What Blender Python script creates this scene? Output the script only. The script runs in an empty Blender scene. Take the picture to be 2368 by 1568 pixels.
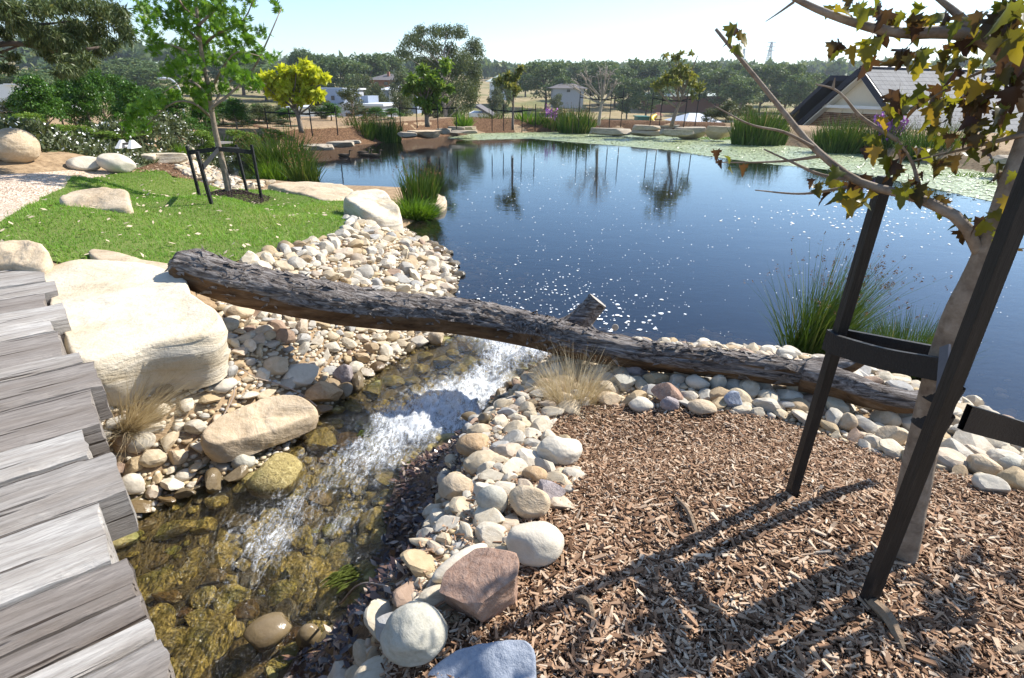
import bpy, bmesh, math, random
import numpy as np
from mathutils import Vector, Matrix, noise as mnoise
from mathutils.geometry import delaunay_2d_cdt

# ------------------------------------------------------------------ camera, sky, sun, exposure
SC = bpy.context.scene
COL = SC.collection
CZ, PITCH, ROLL, FPX = 1.40, math.radians(24.27), math.radians(0.8), 1270.0   # FPX: focal length for a 2367 px wide picture
cd = bpy.data.cameras.new("camera"); cam = bpy.data.objects.new("camera", cd); COL.objects.link(cam)
cd.sensor_width = 36.0; cd.lens = FPX / 2367.0 * 36.0; cd.clip_start = 0.02; cd.clip_end = 9000
cam.matrix_world = Matrix.Translation((0, 0, CZ)) @ Matrix.Rotation(math.pi/2 - PITCH, 4, 'X') @ Matrix.Rotation(ROLL, 4, 'Z')
SC.camera = cam
SUN_AZ, SUN_EL = math.radians(62), math.radians(43)      # azimuth from +Y towards +X
wd = bpy.data.worlds.new("World"); SC.world = wd; wd.use_nodes = True
wn = wd.node_tree; bg = wn.nodes["Background"]
sky = wn.nodes.new("ShaderNodeTexSky"); sky.sky_type = 'NISHITA'; sky.sun_disc = False
sky.sun_elevation = SUN_EL; sky.sun_rotation = SUN_AZ
sky.altitude = 100; sky.air_density = 1.0; sky.dust_density = 0.4; sky.ozone_density = 3.5
wn.links.new(sky.outputs[0], bg.inputs[0]); bg.inputs[1].default_value = 0.122
sl = bpy.data.lights.new("sun", 'SUN'); sl.energy = 4.8; sl.angle = math.radians(0.55); sl.color = (1.0, 0.95, 0.87)
sun = bpy.data.objects.new("sun", sl); COL.objects.link(sun)
SUNV = Vector((math.sin(SUN_AZ)*math.cos(SUN_EL), math.cos(SUN_AZ)*math.cos(SUN_EL), math.sin(SUN_EL)))
sun.rotation_euler = SUNV.to_track_quat('Z', 'Y').to_euler(); sun.location = (30, 16, 30)
SC.view_settings.view_transform = 'Standard'; SC.view_settings.look = 'None'
SC.view_settings.gamma = 1.0; SC.view_settings.use_curve_mapping = False
SC.view_settings.exposure = 0.92
SC.cycles.max_bounces = 8; SC.cycles.transparent_max_bounces = 12
SC.cycles.caustics_reflective = False; SC.cycles.caustics_refractive = False
SC.cycles.sample_clamp_indirect = 6.0

# ------------------------------------------------------------------ survey helpers: a sighting through the lens -> a place on the ground
CR, SR = math.cos(ROLL), math.sin(ROLL)
CP, SP = math.cos(PITCH), math.sin(PITCH)
def ray(u, v):
    a = (u-1183.5)/FPX; b = (784-v)/FPX
    a, b = CR*a-SR*b, SR*a+CR*b
    return np.array([a, CP+b*SP, -SP+b*CP])
def P(u, v, z):
    d = ray(u, v); return np.array([0, 0, CZ]) + d*((z-CZ)/d[2])
def D(u, v, y):
    d = ray(u, v); return np.array([0, 0, CZ]) + d*(y/d[1])
def dep(p):                      # distance along the lens axis: metres per picture pixel = dep/FPX
    return p[1]*CP - (p[2]-CZ)*SP
def PG(u, v, off=0.0):           # sighting onto the real terrain
    z = 0.3
    for _ in range(12):
        p = P(u, v, min(z, CZ-0.15)); z = 0.5*z + 0.5*(float(H(p[0], p[1]))+off)
    return P(u, v, min(z, CZ-0.15))

# ------------------------------------------------------------------ numpy noise
def _h(ix, iy, iz, s):
    n = (ix.astype(np.int64)*374761393 + iy.astype(np.int64)*668265263 + iz.astype(np.int64)*2147483647 + s*974634777) & 0xFFFFFFFF
    n = ((n ^ (n >> 13))*1274126177) & 0xFFFFFFFF
    n = n ^ (n >> 16)
    return (n & 0xFFFFFF)/float(0xFFFFFF)*2-1
def vnoise(p, s=0):
    p = np.asarray(p, float); i = np.floor(p).astype(np.int64); f = p-i; f = f*f*(3-2*f)
    x, y, z = i[..., 0], i[..., 1], i[..., 2]; fx, fy, fz = f[..., 0], f[..., 1], f[..., 2]
    def L(a, b, t): return a+(b-a)*t
    c = [[[_h(x+a, y+b, z+e, s) for e in (0, 1)] for b in (0, 1)] for a in (0, 1)]
    return L(L(L(c[0][0][0], c[1][0][0], fx), L(c[0][1][0], c[1][1][0], fx), fy),
             L(L(c[0][0][1], c[1][0][1], fx), L(c[0][1][1], c[1][1][1], fx), fy), fz)
def fbm(p, o=4, s=0, g=0.5):
    p = np.asarray(p, float); r = 0; a = 1.0
    for k in range(o):
        r = r + a*vnoise(p*(2.03**k)+17.3*k, s+k); a *= g
    return r
def sm(a, b, x):
    t = np.clip((np.asarray(x, float)-a)/(b-a), 0, 1); return t*t*(3-2*t)

# ------------------------------------------------------------------ mesh helpers
class MB:
    """collects uniform or mixed polygons; build() links them as ONE mesh object"""
    def __init__(s): s.v = []; s.f = []; s.n = 0; s.r = []; s.any = False
    def add(s, V, F, r=None):
        V = np.asarray(V, float).reshape(-1, 3); F = np.asarray(F, np.int64)
        s.v.append(V); s.f.append(F+s.n); s.n += len(V)
        if r is None: s.r.append(np.full(len(V), 0.5))
        else: s.r.append(np.broadcast_to(np.asarray(r, float), (len(V),)).copy()); s.any = True
        return s
    def mesh(s, name, m=None, smooth=False, attr='rnd', sharp=None):
        me = bpy.data.meshes.new(name); V = np.concatenate(s.v) if s.v else np.zeros((0, 3))
        me.vertices.add(len(V)); me.vertices.foreach_set('co', V.astype(np.float32).ravel())
        nl = sum(f.size for f in s.f); npoly = sum(len(f) for f in s.f)
        me.loops.add(nl); me.polygons.add(npoly)
        me.loops.foreach_set('vertex_index', np.concatenate([f.ravel() for f in s.f]).astype(np.int32))
        tot = np.concatenate([np.full(len(f), f.shape[1]) for f in s.f]); st = np.concatenate([[0], np.cumsum(tot)[:-1]])
        me.polygons.foreach_set('loop_start', st.astype(np.int32))
        me.polygons.foreach_set('use_smooth', np.full(npoly, bool(smooth)))
        if s.any:
            at = me.attributes.new(attr, 'FLOAT', 'POINT'); at.data.foreach_set('value', np.concatenate(s.r).astype(np.float32))
        me.update(calc_edges=True); me.validate()
        if sharp: me.set_sharp_from_angle(angle=math.radians(sharp))
        if m: me.materials.append(m)
        return me
    def build(s, name, m, parent=None, smooth=False, **kw):
        return link(name, s.mesh(name, m, smooth), parent, **kw)
def link(name, me, parent=None, loc=None, rot=None, scale=None, label=None, cat=None, group=None, kind=None):
    o = bpy.data.objects.new(name, me); COL.objects.link(o)
    if parent: o.parent = parent
    if loc is not None: o.location = [float(x) for x in loc]
    if rot is not None: o.rotation_euler = [float(x) for x in rot]
    if scale is not None: o.scale = [float(x) for x in (scale if hasattr(scale, '__len__') else (scale,)*3)]
    tag(o, label, cat, group, kind); return o
def tag(o, label=None, cat=None, group=None, kind=None):
    if label: o['label'] = label
    if cat: o['category'] = cat
    if group: o['group'] = group
    if kind: o['kind'] = kind
    return o
def thing(name, label, cat, loc=(0, 0, 0), rz=0.0, group=None):
    return link(name, None, None, loc, (0, 0, rz), None, label, cat, group)

def box(c, sx, sy, sz, R=None):
    v = np.array([[x, y, z] for z in (-.5, .5) for y in (-.5, .5) for x in (-.5, .5)])*[sx, sy, sz]
    if R is not None: v = v @ np.asarray(R).T
    return v+np.asarray(c, float), np.array([[0, 2, 3, 1], [4, 5, 7, 6], [0, 1, 5, 4], [2, 6, 7, 3], [0, 4, 6, 2], [1, 3, 7, 5]])
def rotz(a):
    c, s = math.cos(a), math.sin(a); return np.array([[c, -s, 0], [s, c, 0], [0, 0, 1]])
def bar(p, q, w, h=None, up=(0, 0, 1)):
    p, q = np.asarray(p, float), np.asarray(q, float); h = h or w
    d = q-p; L = np.linalg.norm(d); d = d/L; s = np.cross(d, up); s /= (np.linalg.norm(s)+1e-9); t = np.cross(s, d)
    return box((p+q)/2, L, w, h, np.stack([d, s, t], 1))
def tube(path, rad, k=8, cap=True, rough=0.0, seed=0):
    p = np.asarray(path, float); n = len(p); rad = np.broadcast_to(np.asarray(rad, float), (n,))
    t = np.gradient(p, axis=0); t /= np.linalg.norm(t, axis=1)[:, None]+1e-9
    ref = np.array([0, 0, 1.]) if abs(t[:, 2]).mean() < .8 else np.array([0, 1., 0])
    s = np.cross(t, ref); s /= np.linalg.norm(s, axis=1)[:, None]+1e-9; b = np.cross(s, t)
    a = np.linspace(0, 2*np.pi, k, endpoint=False)
    V = p[:, None]+rad[:, None, None]*(np.cos(a)[None, :, None]*s[:, None]+np.sin(a)[None, :, None]*b[:, None])
    if rough: V = p[:, None]+(V-p[:, None])*(1+rough*fbm(V*9+seed, 3)[..., None])
    i = np.arange(n-1)[:, None]*k; j = np.arange(k)[None]; j2 = (j+1) % k
    F = np.stack([i+j, i+j2, i+k+j2, i+k+j], -1).reshape(-1, 4); V = V.reshape(-1, 3)
    if cap:
        V = np.concatenate([V, p[:1], p[-1:]]); a0 = len(V)-2
        jj = np.arange(k); z = np.zeros(k, int)
        F = np.concatenate([F, np.stack([z+a0, (jj+1) % k, jj, jj], -1)[:, [0, 1, 2, 2]], np.stack([z+a0+1, (n-1)*k+jj, (n-1)*k+(jj+1) % k, (n-1)*k+(jj+1) % k], -1)])
        F = F.tolist(); F = [f if len(set(f)) == 4 else list(dict.fromkeys(f)) for f in F]
        q = [f for f in F if len(f) == 4]; tr = [f for f in F if len(f) == 3]
        return V, np.array(q), np.array(tr)
    return V, F, None
def add_tube(mb, *a, r=None, **k):
    V, Q, T = tube(*a, **k); n = mb.n; mb.add(V, Q, r)
    if T is not None and len(T): mb.f.append(T+n)
def spline(pts, n):
    pts = np.asarray(pts, float); d = np.concatenate([[0], np.cumsum(np.linalg.norm(np.diff(pts[:, :3], axis=0), axis=1))])
    m = len(pts); tt = np.linspace(0, d[-1], n); out = np.zeros((n, pts.shape[1]))
    tan = np.gradient(pts, d, axis=0)
    k = np.clip(np.searchsorted(d, tt, side='right')-1, 0, m-2); h = d[k+1]-d[k]; s = (tt-d[k])/h
    h00 = 2*s**3-3*s**2+1; h10 = s**3-2*s**2+s; h01 = -2*s**3+3*s**2; h11 = s**3-s**2
    return h00[:, None]*pts[k]+(h10*h)[:, None]*tan[k]+h01[:, None]*pts[k+1]+(h11*h)[:, None]*tan[k+1]
_ico = {}
def ico(sub):
    if sub not in _ico:
        bm = bmesh.new(); bmesh.ops.create_icosphere(bm, subdivisions=sub, radius=1.0); bm.verts.ensure_lookup_table()
        _ico[sub] = (np.array([v.co[:] for v in bm.verts]), np.array([[v.index for v in f.verts] for f in bm.faces])); bm.free()
    return _ico[sub]
def unit(v): return v/(np.linalg.norm(v, axis=-1, keepdims=True)+1e-9)

# ------------------------------------------------------------------ material helpers
class NT:
    def __init__(s, name):
        s.m = bpy.data.materials.new(name); s.m.use_nodes = True; s.t = s.m.node_tree; s.t.nodes.clear()
        s.out = s.n('ShaderNodeOutputMaterial'); s.tc = None
    def n(s, t, **k):
        x = s.t.nodes.new(t)
        for a, b in k.items(): setattr(x, a, b)
        return x
    def set(s, sock, val):
        if isinstance(val, bpy.types.NodeSocket): s.t.links.new(val, sock)
        elif isinstance(val, (tuple, list)) and len(val) == 3 and sock.type == 'RGBA': sock.default_value = (*val, 1)
        else: sock.default_value = val
    def co(s, kind='Object'):
        if s.tc is None: s.tc = s.n('ShaderNodeTexCoord')
        return s.tc.outputs[kind]
    def pos(s): return s.n('ShaderNodeNewGeometry').outputs['Position']
    def map(s, vec, scale=(1, 1, 1), rot=(0, 0, 0), loc=(0, 0, 0)):
        x = s.n('ShaderNodeMapping'); s.set(x.inputs[0], vec); x.inputs['Scale'].default_value = scale; x.inputs['Rotation'].default_value = rot; x.inputs['Location'].default_value = loc
        return x.outputs[0]
    def noise(s, vec, scale, detail=4, rough=0.55, dist=0.0, out='Fac'):
        x = s.n('ShaderNodeTexNoise'); s.set(x.inputs['Vector'], vec); x.inputs['Scale'].default_value = scale
        x.inputs['Detail'].default_value = detail; x.inputs['Roughness'].default_value = rough; x.inputs['Distortion'].default_value = dist
        return x.outputs[out]
    def voro(s, vec, scale, feat='F1', out='Distance'):
        x = s.n('ShaderNodeTexVoronoi', feature=feat); s.set(x.inputs['Vector'], vec); x.inputs['Scale'].default_value = scale
        return x.outputs[out]
    def ramp(s, fac, stops, interp='LINEAR'):
        x = s.n('ShaderNodeValToRGB'); s.set(x.inputs[0], fac); e = x.color_ramp.elements; x.color_ramp.interpolation = interp
        while len(e) < len(stops): e.new(0.5)
        for i, (p, c) in enumerate(stops):
            e[i].position = p; e[i].color = (*c, 1) if hasattr(c, '__len__') else (c, c, c, 1)
        return x.outputs[0]
    def mix(s, fac, a, b, mode='MIX'):
        x = s.n('ShaderNodeMix', data_type='RGBA', blend_type=mode); s.set(x.inputs[0], fac); s.set(x.inputs[6], a); s.set(x.inputs[7], b)
        return x.outputs[2]
    def math(s, op, a, b=0.0, clamp=False):
        x = s.n('ShaderNodeMath', operation=op, use_clamp=clamp); s.set(x.inputs[0], a); s.set(x.inputs[1], b); return x.outputs[0]
    def rnd(s): return s.n('ShaderNodeObjectInfo').outputs['Random']
    def attr(s, name='rnd'): return s.n('ShaderNodeAttribute', attribute_name=name).outputs['Fac']
    def bump(s, h, strength=0.5, dist=0.02, normal=None):
        x = s.n('ShaderNodeBump'); s.set(x.inputs['Height'], h); x.inputs['Strength'].default_value = strength; x.inputs['Distance'].default_value = dist
        if normal is not None: s.set(x.inputs['Normal'], normal)
        return x.outputs[0]
    def pbr(s, col, rough=0.8, normal=None, spec=0.3, **k):
        x = s.n('ShaderNodeBsdfPrincipled'); s.set(x.inputs['Base Color'], col); s.set(x.inputs['Roughness'], rough)
        x.inputs['Specular IOR Level'].default_value = spec
        for a, b in k.items(): s.set(x.inputs[a], b)
        if normal is not None: s.set(x.inputs['Normal'], normal)
        return x.outputs[0]
    def mixs(s, fac, a, b):
        x = s.n('ShaderNodeMixShader'); s.set(x.inputs[0], fac); s.t.links.new(a, x.inputs[1]); s.t.links.new(b, x.inputs[2]); return x.outputs[0]
    def done(s, sh): s.t.links.new(sh, s.out.inputs[0]); return s.m
def plain(name, col, rough=0.7, var=0.25, scale=30, bumpy=0.0, metal=0.0, spec=0.3):
    t = NT(name); n = t.noise(t.co(), scale, 5)
    c = t.mix(n, tuple(x*(1-var) for x in col), tuple(min(1, x*(1+var)) for x in col))
    return t.done(t.pbr(c, rough, t.bump(n, bumpy, 0.01) if bumpy else None, spec, Metallic=metal))
def leafmat(name, stops, trans=0.35, rough=0.5, attr='rnd', obj=False, spec=0.25, tc=(1.0, 0.95, 0.45)):
    t = NT(name); a = t.attr(attr)
    if obj: a = t.rnd()
    c = t.ramp(a, stops); d = t.pbr(c, rough, None, spec)
    tr = t.n('ShaderNodeBsdfTranslucent'); t.set(tr.inputs[0], t.mix(1.0, c, tc, 'MULTIPLY'))
    return t.done(t.mixs(trans, d, tr.outputs[0]))
def rockmat(name, cols, scale=3.0, stretch=(1, 1, 3), bump=0.6, rough=0.85, obj=False, cracks=0.0, wet=False, speck=0.15):
    t = NT(name); co = t.co(); mp = t.map(co, stretch); r = None
    if obj:
        x = t.n('ShaderNodeVectorMath', operation='ADD'); t.set(x.inputs[0], mp); rr = t.rnd()
        cx = t.n('ShaderNodeCombineXYZ'); t.set(cx.inputs[0], t.math('MULTIPLY', rr, 37.0)); t.set(cx.inputs[1], t.math('MULTIPLY', rr, 91.0)); t.set(x.inputs[1], cx.outputs[0]); mp = x.outputs[0]
        base = t.ramp(rr, cols, 'CONSTANT')
        n = t.noise(mp, scale, 6, 0.6, 0.4)
        c = t.mix(t.ramp(n, [(0.3, 0.0), (0.75, 1.0)]), t.mix(1.0, base, (0.72, 0.66, 0.58), 'MULTIPLY'), base)
    else:
        n = t.noise(mp, scale, 8, 0.62, 0.7); c = t.ramp(n, cols)
    fine = t.noise(co, scale*14, 5, 0.7)
    c = t.mix(speck, c, t.ramp(fine, [(0.3, (0.1, 0.09, 0.07)), (0.62, (0.75, 0.70, 0.62))]))
    h = t.math('ADD', t.math('MULTIPLY', n, 1.0), t.math('MULTIPLY', fine, 0.25))
    if cracks:
        v = t.voro(t.mix(0.25, co, t.noise(co, scale*2, 3, out='Color')), scale*cracks, 'DISTANCE_TO_EDGE')
        k = t.ramp(v, [(0.0, 0.0), (0.025, 1.0)]); c = t.mix(k, t.mix(1.0, c, (0.35, 0.3, 0.24), 'MULTIPLY'), c); h = t.math('ADD', h, t.math('MULTIPLY', k, 0.4))
    if wet: c = t.mix(1.0, c, (0.34, 0.29, 0.21), 'MULTIPLY')
    return t.done(t.pbr(c, 0.18 if wet else rough, t.bump(h, bump, 0.03), 0.5 if wet else 0.25))
# ------------------------------------------------------------------ the lie of the land
def poly_px(pts, z): return np.array([P(u, v, z)[:2] for u, v in pts])
POND = poly_px([(2750, 1080), (2500, 1035), (2367, 985), (2240, 938), (2000, 858), (1750, 800), (1500, 788), (1300, 768), (1180, 748), (1060, 728), (1035, 700), (1058, 640), (1030, 582),
    (960, 548), (932, 528), (975, 500), (1015, 458), (985, 437), (820, 430), (630, 420), (575, 424), (540, 418), (505, 400), (478, 378), (490, 360), (530, 350), (600, 350), (690, 346), (820, 336), (930, 324), (1090, 309),
    (1360, 305), (1680, 318), (1830, 338), (2000, 358), (2150, 380), (2300, 402), (2450, 420), (2700, 560)], 0.0)
def zst(v): return -0.12*min(1, max(0, (v-750)/818.))
STREAM = np.array([P(u, v, zst(v))[:2] for u, v in [(1060, 735), (1040, 780), (960, 806), (890, 850), (810, 905), (745, 955), (650, 1050), (560, 1100), (480, 1125), (340, 1185), (240, 1260), (90, 1400), (40, 1750), (60, 2100),
    (560, 2100), (600, 1750), (645, 1568), (710, 1495), (785, 1435), (860, 1335), (885, 1250), (905, 1130), (940, 1080), (1005, 1025), (1105, 965), (1135, 920), (1200, 872), (1275, 820), (1290, 760), (1180, 735)]])
def sdf(poly, x, y):
    x = np.asarray(x, float); y = np.asarray(y, float); d = np.full(x.shape, 1e18); s = np.ones(x.shape)
    n = len(poly)
    for i in range(n):
        a, b = poly[i], poly[i-1]; ex, ey = b-a; wx, wy = x-a[0], y-a[1]
        t = np.clip((wx*ex+wy*ey)/(ex*ex+ey*ey+1e-12), 0, 1); d = np.minimum(d, (wx-ex*t)**2+(wy-ey*t)**2)
        c1 = y >= a[1]; c2 = y < b[1]; c3 = ex*wy > ey*wx
        flip = (c1 & c2 & c3) | (~c1 & ~c2 & ~c3); s = np.where(flip, -s, s)
    return s*np.sqrt(d)
CTRL = np.array([(-1.5, 1.0, .3), (-.6, .2, .3), (.7, 1.0, .45), (.1, .75, .42), (.3, .3, .44), (1.6, 1.1, .42), (.75, 1.85, .31), (1.6, 1.6, .30), (.32, 1.85, .26), (2.6, 1.4, .35), (2.5, .2, .45), (0, -2, .45), (3.5, -2, .5), (-3, -2, .5),
    (-1.7, 2.1, .30), (-1.05, 1.75, .12), (-.8, 2.6, .16), (-1.3, 2.7, .26), (-.6, 3.4, .12), (-2.1, 3.0, .47), (-1.7, 3.5, .40), (-1.6, 4.4, .34), (-2.0, 5.6, .24), (-2.8, 4.9, .45), (-3.4, 4.0, .54), (-2.7, 3.0, .52), (-3.6, 3.0, .58), (-2.6, 6.4, .20), (-3.4, 6.6, .20), (-2.5, 7.6, .10), (-3.6, 7.8, .10), (-4.5, 8.3, .16), (-1.7, 7.2, .10), (-5.2, 9.2, .25),
    (-4.6, 5.2, .60), (-4.6, 6.9, .42), (-6, 7, .64), (-8, 6, .7), (-6.5, 10, .62), (-10, 11, .8), (-15, 15, .7), (-6, 14, .45), (-5.5, 16.5, .45), (-3, 20, .45), (2, 24, .42), (6, 23, .42), (9, 18, .42), (12, 14, .40), (12, 9, .4), (4.5, 1.2, .4)])
FR = np.array([0, 23, 30, 42, 60, 80, 110, 160, 260, 420, 900, 5000.]); FZ = np.array([.42, .42, -.3, -3.0, -3.3, -3.0, -2.0, 0, 6, 13, 15, -20.])
def ZS(y): return -0.12*np.clip((3.1-np.asarray(y, float))/2.4, 0, 1)
def H(x, y):
    x = np.asarray(x, float); y = np.asarray(y, float); sh = x.shape; x = x.ravel(); y = y.ravel()
    r = np.hypot(x, y); w = 0; z = 0
    for cx, cy, cz in CTRL:
        k = 1/((x-cx)**2+(y-cy)**2+0.02)**1.6; w = w+k; z = z+k*cz
    base = z/w
    far = np.interp(r, FR, FZ)
    base = base+(far-base)*sm(21, 29, r)
    q = np.stack([x, y, 0*x], -1)
    base = base+0.012*fbm(q*1.7, 3)*sm(0, 1, r)+sm(30, 90, r)*0.8*vnoise(q*0.02, 3)
    dp = sdf(POND, x, y); ds = sdf(STREAM, x, y); zs = ZS(y)
    bank = np.where(r > 12.5, 0.5, 0.95)
    o = np.minimum(sm(-.02, 1, dp/bank), 1)
    h = base*o+0.015*np.minimum(o*8, 1)
    k2 = sm(0, 0.42, ds); h = np.where(ds < .42, zs+0.01+(h-zs-0.01)*k2, h)
    h = np.where(dp < 0, np.minimum(-0.9*(1-np.exp(dp*0.42))-0.005, h), h)
    h = np.where(ds < 0, np.minimum(h, zs-0.012-0.085*sm(0, .16, -ds)), h)
    return h.reshape(sh)
def Hn(p): return float(H(p[0], p[1]))

# zone outlines, surveyed on the terrain
def zone(pts): return np.array([PG(u, v)[:2] for u, v in pts])
LAWN = zone([(-260, 640), (-80, 590), (60, 585), (115, 603), (330, 640), (480, 620), (600, 587), (660, 575), (725, 556), (790, 535), (828, 505), (825, 485), (800, 462), (720, 440), (630, 432), (590, 440), (520, 440), (470, 425), (400, 412), (340, 402), (260, 404), (215, 412), (150, 435), (95, 458), (50, 485), (0, 515), (-150, 560)])
PATH = zone([(-400, 560), (-150, 560), (0, 515), (50, 485), (95, 458), (150, 435), (215, 412), (262, 402), (270, 395), (180, 393), (90, 400), (0, 407), (-200, 430), (-420, 480)])
MULCH = zone([(1255, 900), (1330, 935), (1480, 948), (1650, 955), (1800, 975), (1900, 1010), (2040, 1060), (2200, 1100), (2367, 1145), (2600, 1230), (2900, 1800), (1500, 2300), (700, 2300), (800, 1700), (870, 1568), (1000, 1480), (1120, 1400), (1190, 1300), (1180, 1200), (1190, 1100), (1210, 1000)])
BANKM = zone([(690, 330), (560, 318), (620, 308), (800, 296), (900, 296), (1100, 288), (1300, 282), (1500, 283), (1680, 292), (1830, 312), (1760, 330), (1640, 318), (1480, 305), (1360, 300), (1090, 303), (930, 316), (820, 328)])
INLET = zone([(255, 400), (330, 402), (430, 418), (500, 425), (480, 395), (430, 375), (380, 365), (320, 360), (280, 375)])
ZONES = [LAWN, PATH, MULCH, BANKM, INLET]

M = {}
t = NT('soil'); p = t.pos(); n1 = t.noise(p, 0.7, 6, 0.6); n2 = t.noise(p, 14, 5, 0.7); n3 = t.noise(p, 0.06, 4)
ln = t.n('ShaderNodeVectorMath', operation='LENGTH'); t.set(ln.inputs[0], p)
soil = t.ramp(n2, [(0.25, (0.13, 0.09, 0.055)), (0.5, (0.30, 0.21, 0.125)), (0.8, (0.46, 0.34, 0.21))])
straw = t.ramp(t.noise(p, 0.35, 8, 0.7), [(0.3, (0.17, 0.15, 0.06)), (0.48, (0.30, 0.235, 0.13)), (0.75, (0.42, 0.33, 0.20))])
straw = t.mix(t.ramp(n3, [(0.45, 0.0), (0.6, 0.7)]), straw, (0.12, 0.14, 0.045))
c = t.mix(t.ramp(t.math('DIVIDE', ln.outputs['Value'], 60.0), [(0.40, 0.0), (0.55, 1.0)]), soil, straw)
sz = t.n('ShaderNodeSeparateXYZ'); t.set(sz.inputs[0], p)
bed = t.ramp(t.noise(p, 9, 6, 0.65), [(0.3, (0.07, 0.055, 0.03)), (0.6, (0.19, 0.15, 0.08)), (0.8, (0.32, 0.26, 0.15))])
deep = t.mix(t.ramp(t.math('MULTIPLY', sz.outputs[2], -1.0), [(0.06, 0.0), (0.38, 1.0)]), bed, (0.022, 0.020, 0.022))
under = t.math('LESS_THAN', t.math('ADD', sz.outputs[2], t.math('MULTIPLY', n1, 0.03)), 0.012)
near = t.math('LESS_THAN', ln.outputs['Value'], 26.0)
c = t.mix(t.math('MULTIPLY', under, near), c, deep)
M['soil'] = t.done(t.pbr(c, 0.95, t.bump(n2, 0.5, 0.02), 0.1))
t = NT('lawn_turf'); p = t.pos(); n = t.noise(p, 1.6, 4); n2 = t.noise(p, 40, 4)
M['turf'] = t.done(t.pbr(t.mix(n2, t.mix(n, (0.05, 0.10, 0.016), (0.075, 0.14, 0.025)), (0.20, 0.21, 0.07)), 0.95, t.bump(n2, 0.6, 0.01), 0.1))
t = NT('path_gravel'); p = t.pos(); v = t.voro(p, 70, out='Color'); vd = t.voro(p, 70); n = t.noise(p, 2, 4)
sp = t.n('ShaderNodeSeparateColor'); t.set(sp.inputs[0], v)
c = t.ramp(sp.outputs[0], [(0.1, (0.34, 0.24, 0.17)), (0.45, (0.54, 0.42, 0.32)), (0.9, (0.70, 0.60, 0.49))]); c = t.mix(t.math('MULTIPLY', n, 0.45), c, (0.44, 0.31, 0.20))
M['gravel'] = t.done(t.pbr(c, 0.9, t.bump(vd, 0.7, 0.012), 0.15))
t = NT('mulch_ground'); p = t.pos(); v = t.voro(t.map(p, (1, 1, 1)), 60, out='Color'); sp = t.n('ShaderNodeSeparateColor'); t.set(sp.inputs[0], v); n2 = t.noise(p, 80, 4, 0.7)
c = t.mix(n2, t.ramp(sp.outputs[0], [(0.1, (0.05, 0.028, 0.016)), (0.55, (0.16, 0.09, 0.05)), (0.9, (0.33, 0.20, 0.115))]), (0.11, 0.06, 0.033))
M['mulch'] = t.done(t.pbr(c, 0.95, t.bump(n2, 0.8, 0.015), 0.1))

# --- ground: one sheet out to the horizon
def axis(n0, n1, A, B): i = np.arange(-n0, n1+1); return A*np.sinh(i*B)
gx = axis(265, 265, 0.62, 0.0345); gy = axis(95, 265, 0.62, 0.0345)+1.2
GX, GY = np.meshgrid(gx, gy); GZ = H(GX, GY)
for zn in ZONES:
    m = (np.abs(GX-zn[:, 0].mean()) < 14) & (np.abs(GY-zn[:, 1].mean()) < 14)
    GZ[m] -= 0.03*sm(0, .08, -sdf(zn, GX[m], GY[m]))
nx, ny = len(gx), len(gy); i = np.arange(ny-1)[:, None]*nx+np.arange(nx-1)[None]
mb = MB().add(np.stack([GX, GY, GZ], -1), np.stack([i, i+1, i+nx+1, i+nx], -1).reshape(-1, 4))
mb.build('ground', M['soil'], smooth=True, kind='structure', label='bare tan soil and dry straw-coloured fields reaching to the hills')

def sheet(poly, step, off=0.004, flat=None, rng=np.random.default_rng(1)):
    b = []
    for k in range(len(poly)):
        a, c = poly[k-1], poly[k]; n = max(1, int(np.linalg.norm(c-a)/step))
        b += [a+(c-a)*j/n for j in range(n)]
    b = np.array(b); lo, hi = poly.min(0), poly.max(0)
    X, Y = np.meshgrid(np.arange(lo[0], hi[0], step), np.arange(lo[1], hi[1], step)); q = np.stack([X.ravel(), Y.ravel()], 1)+rng.uniform(-.3, .3, (X.size, 2))*step
    q = q[sdf(poly, q[:, 0], q[:, 1]) < -step*.4]
    pts = [Vector(x) for x in b]+[Vector(x) for x in q]; n = len(b)
    r = delaunay_2d_cdt(pts, [(j, (j+1) % n) for j in range(n)], [list(range(n))], 1, 1e-6)
    V = np.array([[v.x, v.y] for v in r[0]]); z = H(V[:, 0], V[:, 1])+off if flat is None else np.full(len(V), flat)
    F = np.array([f for f in r[2] if len(f) == 3]); V = np.column_stack([V, z])
    nrm = np.cross(V[F[:, 1]]-V[F[:, 0]], V[F[:, 2]]-V[F[:, 0]])[:, 2]; F[nrm < 0] = F[nrm < 0][:, ::-1]
    return V, F
def sheet_obj(name, poly, step, m, off=0.004, **k):
    V, F = sheet(poly, step, off); return MB().add(V, F).build(name, m, smooth=True, kind='structure', **k)
sheet_obj('lawn', LAWN, 0.07, M['turf'])
sheet_obj('gravel_path', PATH, 0.12, M['gravel'])
sheet_obj('mulch_bed', MULCH, 0.04, M['mulch'], 0.002)
sheet_obj('mulch_bank', BANKM, 0.35, M['mulch'], 0.012)
LIT = zone([(930, 1090), (1010, 1035), (1090, 1000), (1060, 1080), (1020, 1150), (1000, 1250), (960, 1330), (900, 1410), (840, 1500), (800, 1600), (640, 1600), (690, 1510), (790, 1440), (865, 1340), (890, 1250), (910, 1130)])
t = NT('wet_mud'); p = t.pos(); n = t.noise(p, 45, 6, .7); M['mud'] = t.done(t.pbr(t.ramp(n, [(.3, (.018, .012, .010)), (.6, (.07, .045, .03)), (.8, (.15, .10, .06))]), .3, t.bump(n, .9, .012), .5))
sheet_obj('wet_mud', LIT, 0.03, M['mud'], 0.006, label='dark wet mud along the right stream margin')
sheet_obj('mulch_strip', INLET, 0.12, M['mulch'], 0.003)

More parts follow.
